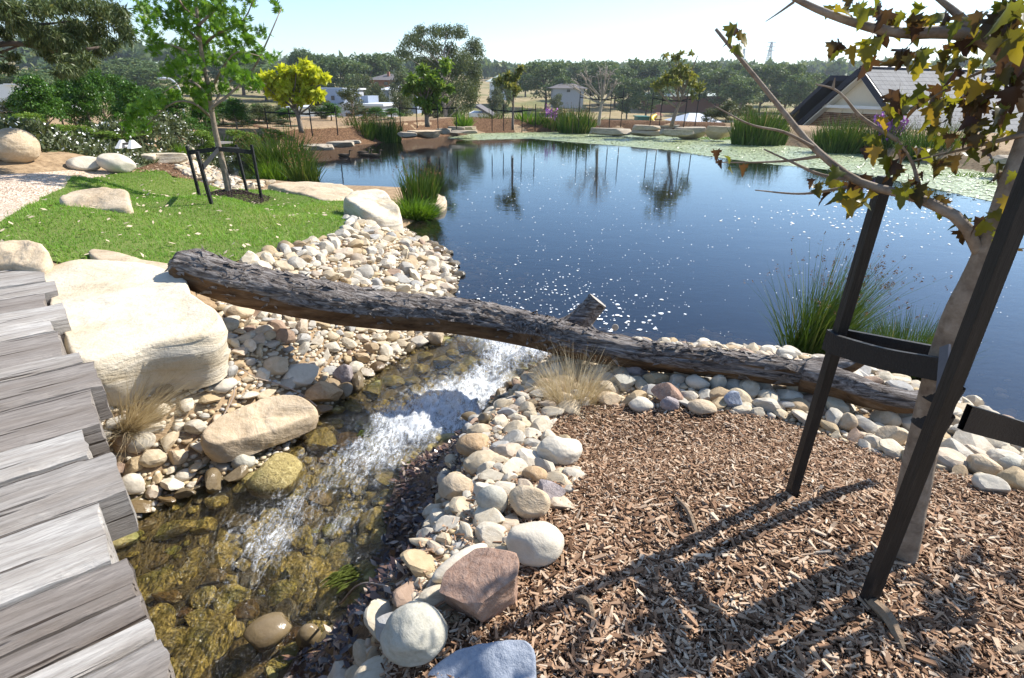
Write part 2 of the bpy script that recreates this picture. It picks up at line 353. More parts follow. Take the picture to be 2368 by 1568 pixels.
# ------------------------------------------------------------------ water
def water_mat(name, tint, waves, foam=False, murk=None):
    t = NT(name); p = t.pos(); h = None
    for sc, stretch, amp in waves:
        n = t.noise(t.map(p, stretch), sc, 3, 0.5, 0.3); n = t.math('MULTIPLY', n, amp); h = n if h is None else t.math('ADD', h, n)
    nb = t.bump(h, 1.0, 1.0)
    gl = t.n('ShaderNodeBsdfGlossy'); gl.inputs['Roughness'].default_value = 0.11 if foam else 0.02; gl.inputs[0].default_value = (1, 1, 1, 1) if foam else (.84, .93, 1, 1); t.set(gl.inputs['Normal'], nb)
    tr = t.n('ShaderNodeBsdfTransparent'); tr.inputs[0].default_value = (*tint, 1); body = tr.outputs[0]
    if murk:
        df = t.n('ShaderNodeBsdfDiffuse'); df.inputs[0].default_value = (*murk[1], 1); body = t.mixs(murk[0], body, df.outputs[0])
    fr = t.n('ShaderNodeFresnel'); fr.inputs[0].default_value = 1.33 if foam else 1.46; t.set(fr.inputs['Normal'], nb)
    sh = t.mixs(fr.outputs[0], body, gl.outputs[0])
    if foam:
        a = t.attr('foam'); fl = t.map(p, (1.0, .30, 1), (0, 0, -.55)); n = t.noise(fl, 46, 8, 0.8, 1.2); n2 = t.noise(p, 150, 4, 0.75)
        k = t.math('ADD', t.math('MULTIPLY', a, 1.05), t.math('MULTIPLY', t.math('SUBTRACT', t.math('ADD', t.math('MULTIPLY', n, .7), t.math('MULTIPLY', n2, .3)), 0.5), 3.6))
        k = t.ramp(k, [(0.42, 0.0), (0.78, .36), (1.08, 0.8)])
        w = t.pbr((0.86, 0.90, 0.94), 0.55, t.bump(n2, 0.8, 0.01), 0.4); sh = t.mixs(k, sh, w)
    return t.done(sh)
M['pond'] = water_mat('pond_water', (0.80, 0.66, 0.50), [(2.2, (1, 1.6, 1), 0.0016), (9, (1, 2.2, 1), 0.0008), (30, (1, 1.5, 1), 0.00016)], murk=(0.05, (0.08, 0.072, 0.10)))
M['stream'] = water_mat('stream_water', (0.93, 0.88, 0.70), [(14, (1, 1, 1), 0.012), (44, (1, 1, 1), 0.013), (110, (1, 1, 1), 0.009)], foam=True)
V, F = sheet(POND, 0.5, flat=0.0); MB().add(V, F).build('pond_water', M['pond'], smooth=True, kind='structure', label='dark blue rippled pond reflecting the sky')

FOAM = [(P(u, v, zst(v))[:2], w, a) for u, v, w, a in [(1120, 770, .13, .8), (1190, 790, .16, 1.0), (1250, 810, .10, .8), (1160, 830, .12, .75), (1130, 860, .10, .5), (1130, 890, .11, .95), (1060, 915, .17, 1.0), (1000, 950, .17, 1.0), (1040, 970, .10, .8), (940, 990, .14, .85), (900, 960, .07, .6), (860, 1030, .10, .58), (900, 1060, .08, .5), (800, 1065, .09, .48),
    (730, 1120, .09, .44), (700, 1060, .07, .36), (660, 1175, .09, .5), (640, 1225, .08, .56), (610, 1270, .08, .42), (830, 1120, .08, .42), (820, 1190, .07, .42), (760, 1230, .08, .34), (560, 1330, .08, .26), (480, 1400, .08, .22), (830, 1290, .06, .3), (700, 1350, .08, .24), (560, 1200, .08, .28), (480, 1280, .08, .24)]]
SP2 = STREAM.copy()
V, F = sheet(SP2, 0.011, flat=0.0)
x, y = V[:, 0], V[:, 1]; fo = np.zeros(len(V))
for (c, w, a) in FOAM: fo = 1-(1-fo)*(1-.92*a*np.exp(-((x-c[0])**2+(y-c[1])**2)/(1.5*w*w)))
ed = sm(0.0, .06, -sdf(SP2, x, y)); q = np.stack([x, y, 0*x], -1)
amp = (0.008+0.018*fo)
V[:, 2] = ZS(y)+0.004-0.035*np.exp(-((x-.02)**2+(y-2.45)**2)/.03)*0+ed*amp*(fbm((q@rotz(.55).T)*[15, 7, 1], 4, 5, .6)+0.6*np.abs(fbm(q*30, 2, 9)))
mb = MB().add(V, F, fo); me = mb.mesh('stream_water', M['stream'], True, 'foam'); link('stream_water', me, kind='structure', label='shallow clear stream with white rapids running under the log')

# --- foam flecks and patches floating on the pond
rng = np.random.default_rng(7)
M['foam'] = plain('foam_white', (0.85, 0.87, 0.88), 0.6, 0.08, 200)
mb = MB()
def flecks(n, gen, s0, s1, kk=6):
    for _ in range(n):
        u, v = gen(); c = P(u, v, 0.004)
        if sdf(POND, c[0], c[1]) > -0.03: continue
        s = rng.uniform(s0, s1)*dep(c)/FPX; a = np.linspace(0, 2*np.pi, kk, endpoint=False)+rng.uniform(0, 6)
        rr = s*rng.uniform(.6, 1.25, kk); e = rng.uniform(1, 2.0)
        vv = np.stack([c[0]+rr*np.cos(a)*e, c[1]+rr*np.sin(a)*1.6, np.full(kk, 0.003)], -1)
        top = c+[0, 0, s*.5]; mb.add(np.vstack([vv, top]), [[j, (j+1) % kk, kk] for j in range(kk)])
flecks(420, lambda: (rng.uniform(1050, 1600), rng.uniform(430, 740)), .3, 1.2)
flecks(220, lambda: (rng.normal(1260, 110), rng.normal(690, 40)), .5, 2.0)
flecks(200, lambda: (rng.uniform(1500, 2350), rng.uniform(480, 800)), .4, 1.2)
flecks(220, lambda: (rng.normal(2030, 170), rng.normal(500, 35)), .6, 2.6)
flecks(60, lambda: (rng.normal(1430, 70), rng.normal(735, 25)), 1.0, 3.6, 9)
flecks(150, lambda: (rng.uniform(1180, 1560), rng.uniform(325, 430)), .3, 1.1)
mb.build('foam', M['foam'], smooth=True, kind='stuff', label='scattered white foam flecks floating on the pond')

# --- duckweed mat
t = NT('duckweed'); p = t.pos(); n = t.noise(p, 1.1, 5, 0.6); a = t.attr()
c = t.mix(t.math('MULTIPLY', a, 1.0), t.mix(t.ramp(n, [(0.4, 0.0), (0.65, 1.0)]), (0.20, 0.26, 0.09), (0.30, 0.34, 0.17)), (0.52, 0.55, 0.36))
M['weed'] = t.done(t.pbr(c, 0.38, t.bump(t.noise(p, 60, 3), 0.5, 0.01), 0.45))
WEED = poly_px([(1035, 320), (1085, 311), (1130, 307), (1360, 305.5), (1680, 319), (1830, 339), (2000, 359), (2150, 381), (2300, 403), (2600, 440), (2600, 520), (2420, 478), (2290, 466), (2200, 446), (2080, 420), (1990, 402), (1880, 389), (1760, 378), (1640, 362), (1560, 349), (1450, 339), (1330, 330), (1230, 321), (1130, 323), (1080, 325)], 0.0)
V, F = sheet(WEED, 0.25, flat=0.004); MB().add(V, F, 0.25).build('duckweed_mat', M['weed'], kind='stuff', label='pale green duckweed mat along the far and right shores', smooth=True)
lo, hi = WEED.min(0), WEED.max(0); q = rng.uniform(lo, hi, (34000, 2)); dd = sdf(WEED, q[:, 0], q[:, 1])
q = q[(dd < rng.normal(0.0, 0.16, len(dd)))]; q = q[sdf(POND, q[:, 0], q[:, 1]) < -.02]; n = len(q)
s = rng.uniform(.012, .04, n); a = rng.uniform(0, 6.3, n); kk = 5; ang = np.linspace(0, 2*np.pi, kk, endpoint=False)
tz = rng.normal(0, .25, (n, 2)); vx = s[:, None]*np.cos(ang+a[:, None]); vy = s[:, None]*np.sin(ang+a[:, None])
V = np.stack([q[:, :1]+vx, q[:, 1:]+vy, 0.010+np.abs(vx*tz[:, :1]+vy*tz[:, 1:])], -1)
MB().add(V, np.arange(n*kk).reshape(n, kk), np.repeat(rng.uniform(0, 1, n), kk)).build('duckweed_leaves', M['weed'], kind='stuff', label='tiny floating duckweed leaves at the mat edge')
# ------------------------------------------------------------------ stones
STONES = [(0.0, (.54, .45, .31)), (.18, (.62, .55, .42)), (.36, (.46, .35, .20)), (.44, (.56, .51, .42)), (.56, (.66, .60, .49)), (.70, (.42, .31, .18)), (.76, (.44, .42, .37)), (.84, (.52, .43, .33)), (.91, (.38, .38, .37)), (.96, (.35, .24, .17))]
M['stone'] = rockmat('river_stone', STONES, 2.2, (1, 1, 2), 0.25, 0.75, obj=True, speck=0.10)
M['wetstone'] = rockmat('wet_stone', STONES, 2.2, (1, 1, 2), 0.25, 0.2, obj=True, wet=True)
t = NT('algae_stone'); co = t.pos(); n = t.noise(co, 60, 7, 0.75, 0.6); n0 = t.noise(co, 5, 4)
c = t.ramp(n, [(0.3, (0.10, 0.082, 0.035)), (0.5, (0.36, 0.28, 0.10)), (0.72, (0.62, 0.51, 0.24))]); c = t.mix(t.ramp(n0, [(0.52, 0.0), (0.7, 0.65)]), c, (0.13, 0.17, 0.03))
M['algae'] = t.done(t.pbr(c, 0.35, t.bump(n, 0.7, 0.02), 0.4))
t = NT('pebble_mix'); a = t.attr(); co = t.pos(); c = t.mix(t.math('MULTIPLY', t.noise(co, 40, 4), .5), t.ramp(a, STONES, 'CONSTANT'), (.36, .28, .18))
M['pebble'] = t.done(t.pbr(c, 0.8, None, 0.25))
def rock_verts(seed, sub, cuts=5, rough=0.10, flat=0.6, lo=.5, hi=.85, top=None):
    r = np.random.default_rng(seed); V, F = ico(sub); V = V.copy()
    if top:
        for n in ((r.normal(0, .08), r.normal(0, .08), 1), (r.normal(0, .15), -1, r.normal(0, .15)), (1, r.normal(0, .3), .1), (-1, r.normal(0, .3), .1)):
            n = unit(np.array(n)); V = V-n*np.maximum(V@n-(top if n[2] > .8 else .72), 0)[:, None]*.97
    for _ in range(cuts):
        n = unit(r.normal(size=3)); d = r.uniform(lo, hi); k = V@n-d; V = V-n*np.maximum(k, 0)[:, None]*0.93
    V = V*(1+rough*fbm(V*1.3+seed*3.1, 2, seed)[:, None]+rough*.18*fbm(V*6+seed, 2, seed+5)[:, None])
    V = V*[1, r.uniform(.6, .9), flat]; return V/np.abs(V).max(0)*[1, np.abs(V[:, 1]).max()/np.abs(V[:, 0]).max(), flat], F
PROTO = []
for k in range(16):
    cuts = [2, 5, 8, 11][k % 4]; V, F = rock_verts(100+k, 3, cuts, .13 if cuts < 6 else .05, [.5, .62, .45, .72][(k//4) % 4])
    PROTO.append(MB().add(V, F).mesh('river_stone', M['stone'], True, sharp=17))
PROTOW = []
for me in PROTO: m2 = me.copy(); m2.materials[0] = M['wetstone']; PROTOW.append(m2)
LOWP = [rock_verts(200+k, 1, 2, .1, .55) for k in range(6)]
def scatter(poly, sizes, tries, rng, gap=.8, keep=None):
    lo, hi = poly.min(0), poly.max(0); q = rng.uniform(lo, hi, (tries, 2)); q = q[sdf(poly, q[:, 0], q[:, 1]) < 0]
    s = sizes(len(q)); o = np.argsort(-s); q = q[o]; s = s[o]; A = np.zeros((0, 2)); S = np.zeros(0)
    cell = {}; c = s.max()*2 if len(s) else 1; outp = []; outs = []
    for (x, y), r in zip(q, s):
        i, j = int(x//c), int(y//c); ok = True
        for a in (-1, 0, 1):
            for b in (-1, 0, 1):
                for (X, Y, R) in cell.get((i+a, j+b), ()):
                    if (x-X)**2+(y-Y)**2 < (gap*(r+R))**2: ok = False; break
                if not ok: break
            if not ok: break
        if ok: cell.setdefault((i, j), []).append((x, y, r)); outp.append((x, y)); outs.append(r)
    return np.array(outp), np.array(outs)
AVOID = []     # discs (x, y, r) kept free for the large rocks
def stone_bank(name, poly, label, n_ind, smin, smax, seed, wetd=0.10, lift=.25, dens=1.0, small=1.0):
    rng = np.random.default_rng(seed); bank = thing(name, label, None); bank['kind'] = 'structure'
    q, s = scatter(poly, lambda n: smin+(smax-smin)*rng.beta(.9, 3.4, n), int(20000*dens), rng, .66)
    m = np.ones(len(q), bool)
    for (x, y, r) in AVOID: m &= (q[:, 0]-x)**2+(q[:, 1]-y)**2 > r*r
    q, s = q[m], s[m]; z = H(q[:, 0], q[:, 1]); dpx = s/np.maximum(.4, np.hypot(q[:, 0], q[:, 1])); o = np.argsort(-dpx)
    ind, rest = o[:n_ind], o[n_ind:]; wl = np.maximum(ZS(q[:, 1]), -.2)
    wet = np.minimum(sdf(POND, q[:, 0], q[:, 1]), sdf(STREAM, q[:, 0], q[:, 1])) < wetd*rng.uniform(0.2, 1, len(q))
    for k in ind:
        pm = (PROTOW if wet[k] else PROTO)[rng.integers(16)]
        sx = rng.uniform(.62, 1.0); link('river_stone', pm, bank, (q[k, 0], q[k, 1], z[k]+s[k]*lift), (rng.normal(0, .28), rng.normal(0, .28), rng.uniform(0, 6.3)), s[k]*rng.uniform(.9, 1.25)*np.array([1.05, sx*1.2, rng.uniform(.65, 1.15)]))
    mb = MB()
    def low(x, y, zz, r):
        V, F = LOWP[rng.integers(6)]; a = rng.uniform(0, 6.3); mb.add((V*r*[1, 1, 1])@rotz(a).T+[x, y, zz], F, rng.uniform())
    for k in rest: low(q[k, 0], q[k, 1], z[k]+s[k]*.25, s[k])
    q2, s2 = scatter(poly, lambda n: rng.uniform(smin*.5, smin*1.35, n), int(26000*dens*small), rng, .68)
    z2 = H(q2[:, 0], q2[:, 1])
    for k in range(len(q2)): low(q2[k, 0], q2[k, 1], z2[k]+s2[k]*.25, s2[k])
    mb.build('small_pebbles', M['pebble'], bank, smooth=True, kind='stuff'); return bank

SANDS = [(.25, (.42, .31, .18)), (.42, (.56, .46, .31)), (.55, (.62, .54, .41)), (.75, (.66, .60, .50))]
M['sand'] = rockmat('pale_sandstone', SANDS, 2.4, (1, 1, 5), .9, .9, speck=.12)
M['tanrock'] = rockmat('tan_rock', [(.25, (.33, .23, .13)), (.5, (.50, .38, .24)), (.8, (.60, .50, .37))], 3, (1, 1, 2.5), .7, .85)
M['whiterock'] = rockmat('white_stone', [(.25, (.42, .36, .27)), (.5, (.55, .49, .39)), (.8, (.62, .57, .48))], 4, (1, 1, 1), .35, .8, speck=.08)
M['redrock'] = rockmat('red_rock', [(.25, (.16, .085, .055)), (.5, (.30, .165, .105)), (.8, (.42, .25, .17))], 7, (1, 1, 1), .6, .75)
M['greyrock'] = rockmat('grey_stone', [(.25, (.26, .24, .19)), (.5, (.38, .36, .29)), (.8, (.50, .47, .40))], 6, (1, 1, 1), .4, .8, cracks=.55)
M['slate'] = rockmat('blue_slate', [(.25, (.14, .17, .22)), (.5, (.23, .27, .34)), (.62, (.30, .34, .40)), (.8, (.52, .54, .56))], 6, (1, 1, 1), .5, .6)
M['ledge'] = rockmat('ledge_rock', [(.25, (.20, .16, .11)), (.5, (.35, .29, .21)), (.8, (.50, .44, .34))], 2.2, (1, 1, 4), .9, .9)
M['purple'] = rockmat('purple_grey_rock', [(.25, (.17, .13, .13)), (.5, (.30, .25, .25)), (.8, (.48, .42, .42))], 9, (1, 1, 1), .8, .8)
M['orange'] = rockmat('orange_rock', [(.25, (.25, .14, .06)), (.5, (.42, .27, .13)), (.8, (.54, .40, .24))], 6, (1, 1, 3), .7, .8)

def boulder(name, u, vb, w, hgt, m, label, zg=None, seed=1, cuts=4, rough=.08, asp=.8, rz=0.0, sub=4, sink=.12, tilt=(0, 0), group=None, cat='rock', avoid=True, lo=.55, hi=.88, top=None):
    p = PG(u, vb) if zg is None else P(u, vb, zg); t_ = dep(p); W = w*t_/FPX*.5; Hh = hgt*t_/FPX*.5; dv = unit(p[:2]); Dp = W*asp
    V, F = rock_verts(seed, sub, cuts, rough, 1.0, lo, hi, top); V = V/np.abs(V).max(0)*[W, Dp, Hh]
    c = np.array([*(p[:2]+dv*Dp*.6), p[2]+Hh*(1-2*sink)])
    if avoid: AVOID.append((c[0], c[1], max(W, Dp)*.8))
    a = math.atan2(dv[1], dv[0])-math.pi/2
    return link(name, MB().add(V, F).mesh(name, m, True, sharp=16 if cuts > 4 else None), None, c, (tilt[0], tilt[1], a+rz), None, label, cat, group)
def slab(name, top, zt, zb, m, label, seed=1, rough=.02, bevel=.12, under=.95, strata=0.0, n=72, group=None, cat='rock', dome=.02, avoid=True, shift=(0, 0)):
    T = np.array([P(u, v, (r[0] if r else zt)) for u, v, *r in top]); c = T.mean(0)
    T = spline(np.vstack([T[-2:], T, T[:3]]), len(T)*24)  # rounded outline
    a = np.arctan2(T[:, 1]-c[1], T[:, 0]-c[0]); o = np.argsort(a); ang = np.linspace(-np.pi, np.pi, n, endpoint=False)
    rr = np.interp(ang, a[o], np.hypot(T[o, 0]-c[0], T[o, 1]-c[1]), period=2*np.pi); zz = np.interp(ang, a[o], T[o, 2], period=2*np.pi)
    rr = .75*rr+.125*(np.roll(rr, 1)+np.roll(rr, -1)); zz = .5*zz+.25*(np.roll(zz, 1)+np.roll(zz, -1))
    size = rr.mean(); rings = []; hgt = c[2]-zb
    ks = [(under, 0), (under+.02, .15), (1.0, .35), (1.02, .55), (1.02, .75), (1.0, .9), (1-bevel*.25, .97), (1-bevel*.7, 1.0)]
    for s, f in ks: rings.append((s, f, 0))
    for s in np.linspace(1-bevel*1.4, .03, 16): rings.append((s, 1.0, 1-s))
    V = []
    for s, f, dm in rings:
        z = zb+(zz*s+c[2]*(1-s)-zb)*f+dome*dm*size
        sh = np.array(shift)*(1-f)
        V.append(np.stack([c[0]+rr*s*np.cos(ang)+sh[0], c[1]+rr*s*np.sin(ang)+sh[1], z], -1))
    V = np.array(V); nr = len(rings)
    nz = fbm(V/size*2.2+seed*7.7, 4, seed); st = fbm(V/size*[1.2, 1.2, 14]+seed, 3, seed+3)
    d = unit(V-[c[0], c[1], (c[2]+zb)/2]); side = (np.arange(nr) < 7)[:, None, None]
    V = V+d*(nz*rough*size*1.6)[..., None]+np.where(side, d*(st*strata*size)[..., None]*[1, 1, 0], np.array([0, 0, 1])*(fbm(V/size*[2.5, 6, 2]+3*seed, 4, seed+8)*rough*size*.5)[..., None])
    i = np.arange(nr-1)[:, None]*n; j = np.arange(n)[None]; F = np.stack([i+j, i+(j+1) % n, i+n+(j+1) % n, i+n+j], -1).reshape(-1, 4)
    V = V.reshape(-1, 3); L = len(V); V = np.vstack([V, V[-n:].mean(0)]); org = np.array([c[0], c[1], zb])
    mb = MB(); mb.add(V-org, F); mb.f.append(np.array([[(nr-1)*n+k, (nr-1)*n+(k+1) % n, L] for k in range(n)]))
    if avoid: AVOID.append((c[0], c[1], size*.85))
    return link(name, mb.mesh(name, m, True), None, org, None, None, label, cat, group)

# the large rocks, each its own thing
slab('sandstone_slab', [(108, 622, .56), (165, 600, .58), (260, 600, .58), (400, 622, .56), (450, 680, .54), (512, 742, .50), (485, 764, .49), (330, 796, .48), (200, 832, .48), (145, 780, .50), (118, 700, .53)], .53, .24, M['sand'], 'huge pale sandstone block beside the timber bridge under the log end', seed=4, rough=.022, bevel=.04, under=.93, strata=.05, n=130, dome=.03)
slab('edging_rock', [(-60, 575, .66), (40, 552, .68), (100, 562, .67), (112, 590, .63), (100, 612, .60), (20, 612, .60), (-60, 610, .6)], .65, .40, M['tanrock'], 'ochre rock with a shadowed hollow between the bridge end and lawn', seed=8, rough=.03, bevel=.2)
slab('flat_rock', [(208, 572), (250, 578), (330, 600), (400, 612), (420, 625), (330, 625), (225, 600)], .53, .40, M['tanrock'], 'low brown rock sunk in the lawn edge behind the sandstone block', seed=9, rough=.02)
slab('lawn_rock', [(135, 456, .60), (170, 440, .62), (230, 434, .64), (285, 436, .64), (298, 458, .60), (298, 478, .56), (240, 484, .54), (160, 482, .54)], .62, .40, M['tanrock'], 'flat-topped sandstone rock lying in the middle of the lawn', seed=10, rough=.03, strata=.02, dome=.04)
boulder('round_boulder', 48, 376, 92, 78, M['tanrock'], 'big round tan boulder standing on the bare dirt by the flower hedge', seed=21, cuts=1, rough=.05, asp=.85, sub=5, sink=.06)
boulder('cut_boulder', -38, 372, 92, 80, M['tanrock'], 'tan boulder mostly out of view past the round boulder', seed=22, cuts=4, sink=.08)
boulder('pale_boulder', 202, 397, 72, 34, M['whiterock'], 'smooth pale boulder shaded on its end, lower of the pair by the gravel path', seed=23, cuts=2, rough=.04, sink=.05)
boulder('leaning_boulder', 276, 402, 76, 46, M['whiterock'], 'egg-shaped pale boulder leaning over its lower neighbour at the lawn tip', seed=24, cuts=3, rough=.05, tilt=(0, .28), sink=.05)
slab('shore_rock', [(618, 425), (690, 420), (780, 424), (815, 434), (808, 452), (770, 464), (700, 450), (640, 434)], .22, -.15, M['redrock'] if 0 else M['tanrock'], 'long flat pinkish rock at the lawn edge before the water', seed=12, rough=.03, dome=.03)
slab('cream_slab', [(800, 447, .40), (830, 437, .42), (878, 437, .42), (905, 458, .38), (928, 490, .30), (930, 503, .26), (905, 508, .26), (850, 490, .34), (815, 470, .38)], .38, -.08, M['sand'], 'bright cream slab tilted toward the stones by the lawn corner', seed=13, rough=.03, bevel=.12, n=90, strata=.02)
slab('reed_rock', [(985, 445), (1010, 447), (1030, 458), (1012, 472), (975, 470), (960, 455)], .10, -.25, M['tanrock'], 'small flat rock at the water behind the reed tuft', seed=14, rough=.04)
slab('stream_slab', [(462, 1005, .13), (490, 972, .15), (560, 938, .16), (640, 912, .16), (712, 922, .14), (738, 948, .08), (690, 972, .08), (630, 995, .08), (560, 1014, .09), (495, 1026, .10)], .11, .0, M['tanrock'], 'broad flat tan slab at the left edge of the stream', seed=15, rough=.025, bevel=.06, n=90, strata=.02, dome=.02)
boulder('orange_rock', 748, 940, 96, 62, M['orange'], 'angular orange-brown rock at the stream edge below the log', seed=31, cuts=8, rough=.03, sub=5)
boulder('purple_rock', 798, 890, 50, 52, M['purple'], 'upright purple-grey rock standing at the stream bend', seed=32, cuts=7, rough=.06, asp=.7)
boulder('split_rock', 695, 895, 96, 50, M['whiterock'], 'pale layered grey rock behind the orange rock', seed=33, cuts=7, rough=.04, sub=5)
boulder('brown_rock', 640, 870, 66, 46, M['tanrock'], 'wedge-shaped brown rock among the stones in front of the block', seed=34, cuts=8, rough=.03)
boulder('mossy_rock', 645, 1150, 140, 80, M['algae'], 'yellow algae-covered rock washed over by the stream', zg=-.14, seed=35, cuts=3, rough=.06, sink=.05, asp=1)
boulder('dark_stone', 628, 1502, 108, 66, M['wetstone'], 'dark wet rounded stone in the shallows near the bridge', zg=-.14, seed=36, cuts=2, rough=.05, sink=.05)
boulder('half_sunk_stone', 720, 1505, 56, 70, M['wetstone'], 'small brown pointed stone standing out of the wet litter', zg=-.11, seed=37, cuts=4, sink=.05)
boulder('red_rock', 1128, 1440, 220, 170, M['redrock'], 'large reddish-brown rock at the mulch edge beside the stream', seed=41, cuts=9, rough=.10, sub=5, sink=.1, asp=.75, lo=.45, hi=.8)
boulder('cracked_stone', 965, 1545, 158, 150, M['greyrock'], 'big rounded grey-green stone with cracks near the bottom edge', seed=142, cuts=2, rough=.08, sub=5, sink=.06, asp=.85)
slab('slate_slab', [(985, 1560, .44), (1030, 1512, .46), (1150, 1480, .48), (1232, 1488, .48), (1240, 1540, .46), (1235, 1640, .45), (1100, 1700, .44), (960, 1640, .43)], .46, .30, M['slate'], 'blue-grey slate slab in dappled shade at the bottom edge', seed=43, rough=.02, bevel=.05, dome=.01)
boulder('long_stone', 1066, 1330, 158, 52, M['whiterock'], 'long sausage-shaped sandy stone beside the red rock', seed=44, cuts=0, rough=.03, asp=.30, rz=.62, sink=.05, sub=4)
boulder('white_stone', 1234, 1310, 138, 96, M['whiterock'], 'smooth whitish egg-shaped stone on the mulch above the red rock', seed=45, cuts=2, rough=.05, sink=.08)
boulder('potato_stone', 1292, 1078, 108, 62, M['whiterock'], 'lumpy white stone on the mulch edge, furthest from the stream', seed=46, cuts=3, rough=.12, sub=5, sink=.1)
boulder('grey_stone', 1138, 1195, 76, 80, M['greyrock'], 'pale grey oval stone on end beside the stream stones', seed=47, cuts=2, rough=.04)
boulder('tan_stone', 1222, 1200, 100, 84, M['tanrock'], 'rounded tan stone touching the grey oval stone', seed=48, cuts=4, rough=.05)
boulder('wedge_rock', 1062, 1172, 96, 82, M['tanrock'], 'rough upright tan rock on the right side of the stream', seed=49, cuts=7, rough=.05, sub=5)
boulder('ochre_rock', 1098, 1058, 88, 52, M['orange'], 'ochre flat-sided rock beside the rapids', seed=50, cuts=6, rough=.04)
boulder('yellow_stone', 1235, 1118, 62, 34, M['orange'], 'small yellow oval stone between the white and tan stones', seed=51, cuts=1, rough=.03)
boulder('pinkish_rock', 1265, 1165, 84, 48, M['purple'], 'flat pinkish-grey rock half in the mulch', seed=52, cuts=7, rough=.03)
for (u, v, w, h, mm, s, lb) in [(1480, 942, 64, 32, 'whiterock', 61, 'cream oval stone at the top mulch edge, nearest the grass tuft'), (1570, 868, 72, 34, 'tanrock', 62, 'long sandy stone lying just below the log middle'),
        (1610, 890, 56, 34, 'whiterock', 63, 'rounded pale stone under the log beside the red shard'), (1540, 925, 80, 50, 'redrock', 64, 'dark red jagged shard among the stones below the log'), (1655, 892, 40, 44, 'whiterock', 65, 'upright white stone right of the red shard'),
        (1620, 950, 66, 34, 'tanrock', 66, 'brownish oval stone on the mulch edge under the log'), (1690, 935, 50, 46, 'slate', 67, 'blue slate shard leaning in the stones by the stake'), (1840, 905, 50, 48, 'tanrock', 68, 'tan block standing under the log beside the front stake'),
        (1545, 940, 44, 38, 'purple', 69, 'white-veined angular stone touching the red shard'), (2055, 1025, 70, 56, 'tanrock', 70, 'long tan stone lying behind the two stakes'), (2105, 990, 58, 48, 'whiterock', 71, 'big round cream stone behind the maple trunk'),
        (1950, 985, 46, 48, 'tanrock', 72, 'tan pointed stone between the stakes below the log'), (2040, 975, 64, 40, 'tanrock', 73, 'lumpy pale stone under the log end'), (2265, 1090, 70, 50, 'tanrock', 74, 'brown oval stone at the far right stone bank'),
        (2330, 1090, 64, 48, 'greyrock', 75, 'grey rounded stone at the picture edge on the right bank'), (2280, 1130, 70, 44, 'whiterock', 76, 'white flat stone at the mulch edge right of the trunk'), (1440, 895, 60, 40, 'greyrock', 77, 'grey stone half hidden by the dry grass tuft'), (1470, 860, 54, 34, 'purple', 78, 'pinkish flat-faced rock under the log'),
        (1405, 925, 60, 26, 'tanrock', 79, 'low tan stone at the foot of the dry grass tuft')]:
    boulder('bank_stone', u, v+12, w, h, M[mm], lb, seed=s, cuts=[2, 5, 7][s % 3] if mm not in ('redrock', 'slate') else 9, rough=.05, group='larger stones on the right bank', cat='stone', sink=.1)
for (u, v, w, h, mm, s, lb) in [(330, 1045, 66, 46, 'whiterock', 81, 'grey-banded pale stone near the dry grass at the bridge'), (315, 1150, 56, 62, 'whiterock', 82, 'large pale round stone against the bridge side'), (415, 1075, 46, 44, 'tanrock', 83, 'round beige stone in front of the broad stream slab'),
        (432, 1112, 44, 26, 'whiterock', 84, 'egg-white oval stone just above the stream'), (290, 1045, 56, 44, 'orange', 85, 'ochre block-like stone hugging the bridge edge'), (345, 1010, 76, 30, 'whiterock', 86, 'striped flat stone beneath the dry grass tuft'), (568, 1088, 52, 42, 'greyrock', 87, 'half-wet grey stone at the stream edge by the slab'),
        (520, 910, 62, 34, 'whiterock', 88, 'cream smooth stone below the sandstone block corner'), (970, 805, 46, 26, 'whiterock', 89, 'greenish pale oval stone above the shaded water'), (1010, 800, 40, 40, 'tanrock', 90, 'brown round stone at the stream bend under the log'), (1120, 985, 30, 34, 'wetstone', 91, 'dark wet brown stone on the right of the rapids'),
        (1085, 980, 40, 28, 'wetstone', 92, 'black wet rounded stone right beside the white water'), (560, 740, 64, 36, 'tanrock', 93, 'large brown stone in shade under the thick log end'), (530, 770, 54, 36, 'greyrock', 94, 'grey shaded stone next to the sandstone block under the log')]:
    boulder('bank_stone', u, v, w, h, M[mm], lb, seed=s, cuts=[1, 3, 6][s % 3], rough=.05, group='larger stones on the left bank', cat='stone', sink=.1)
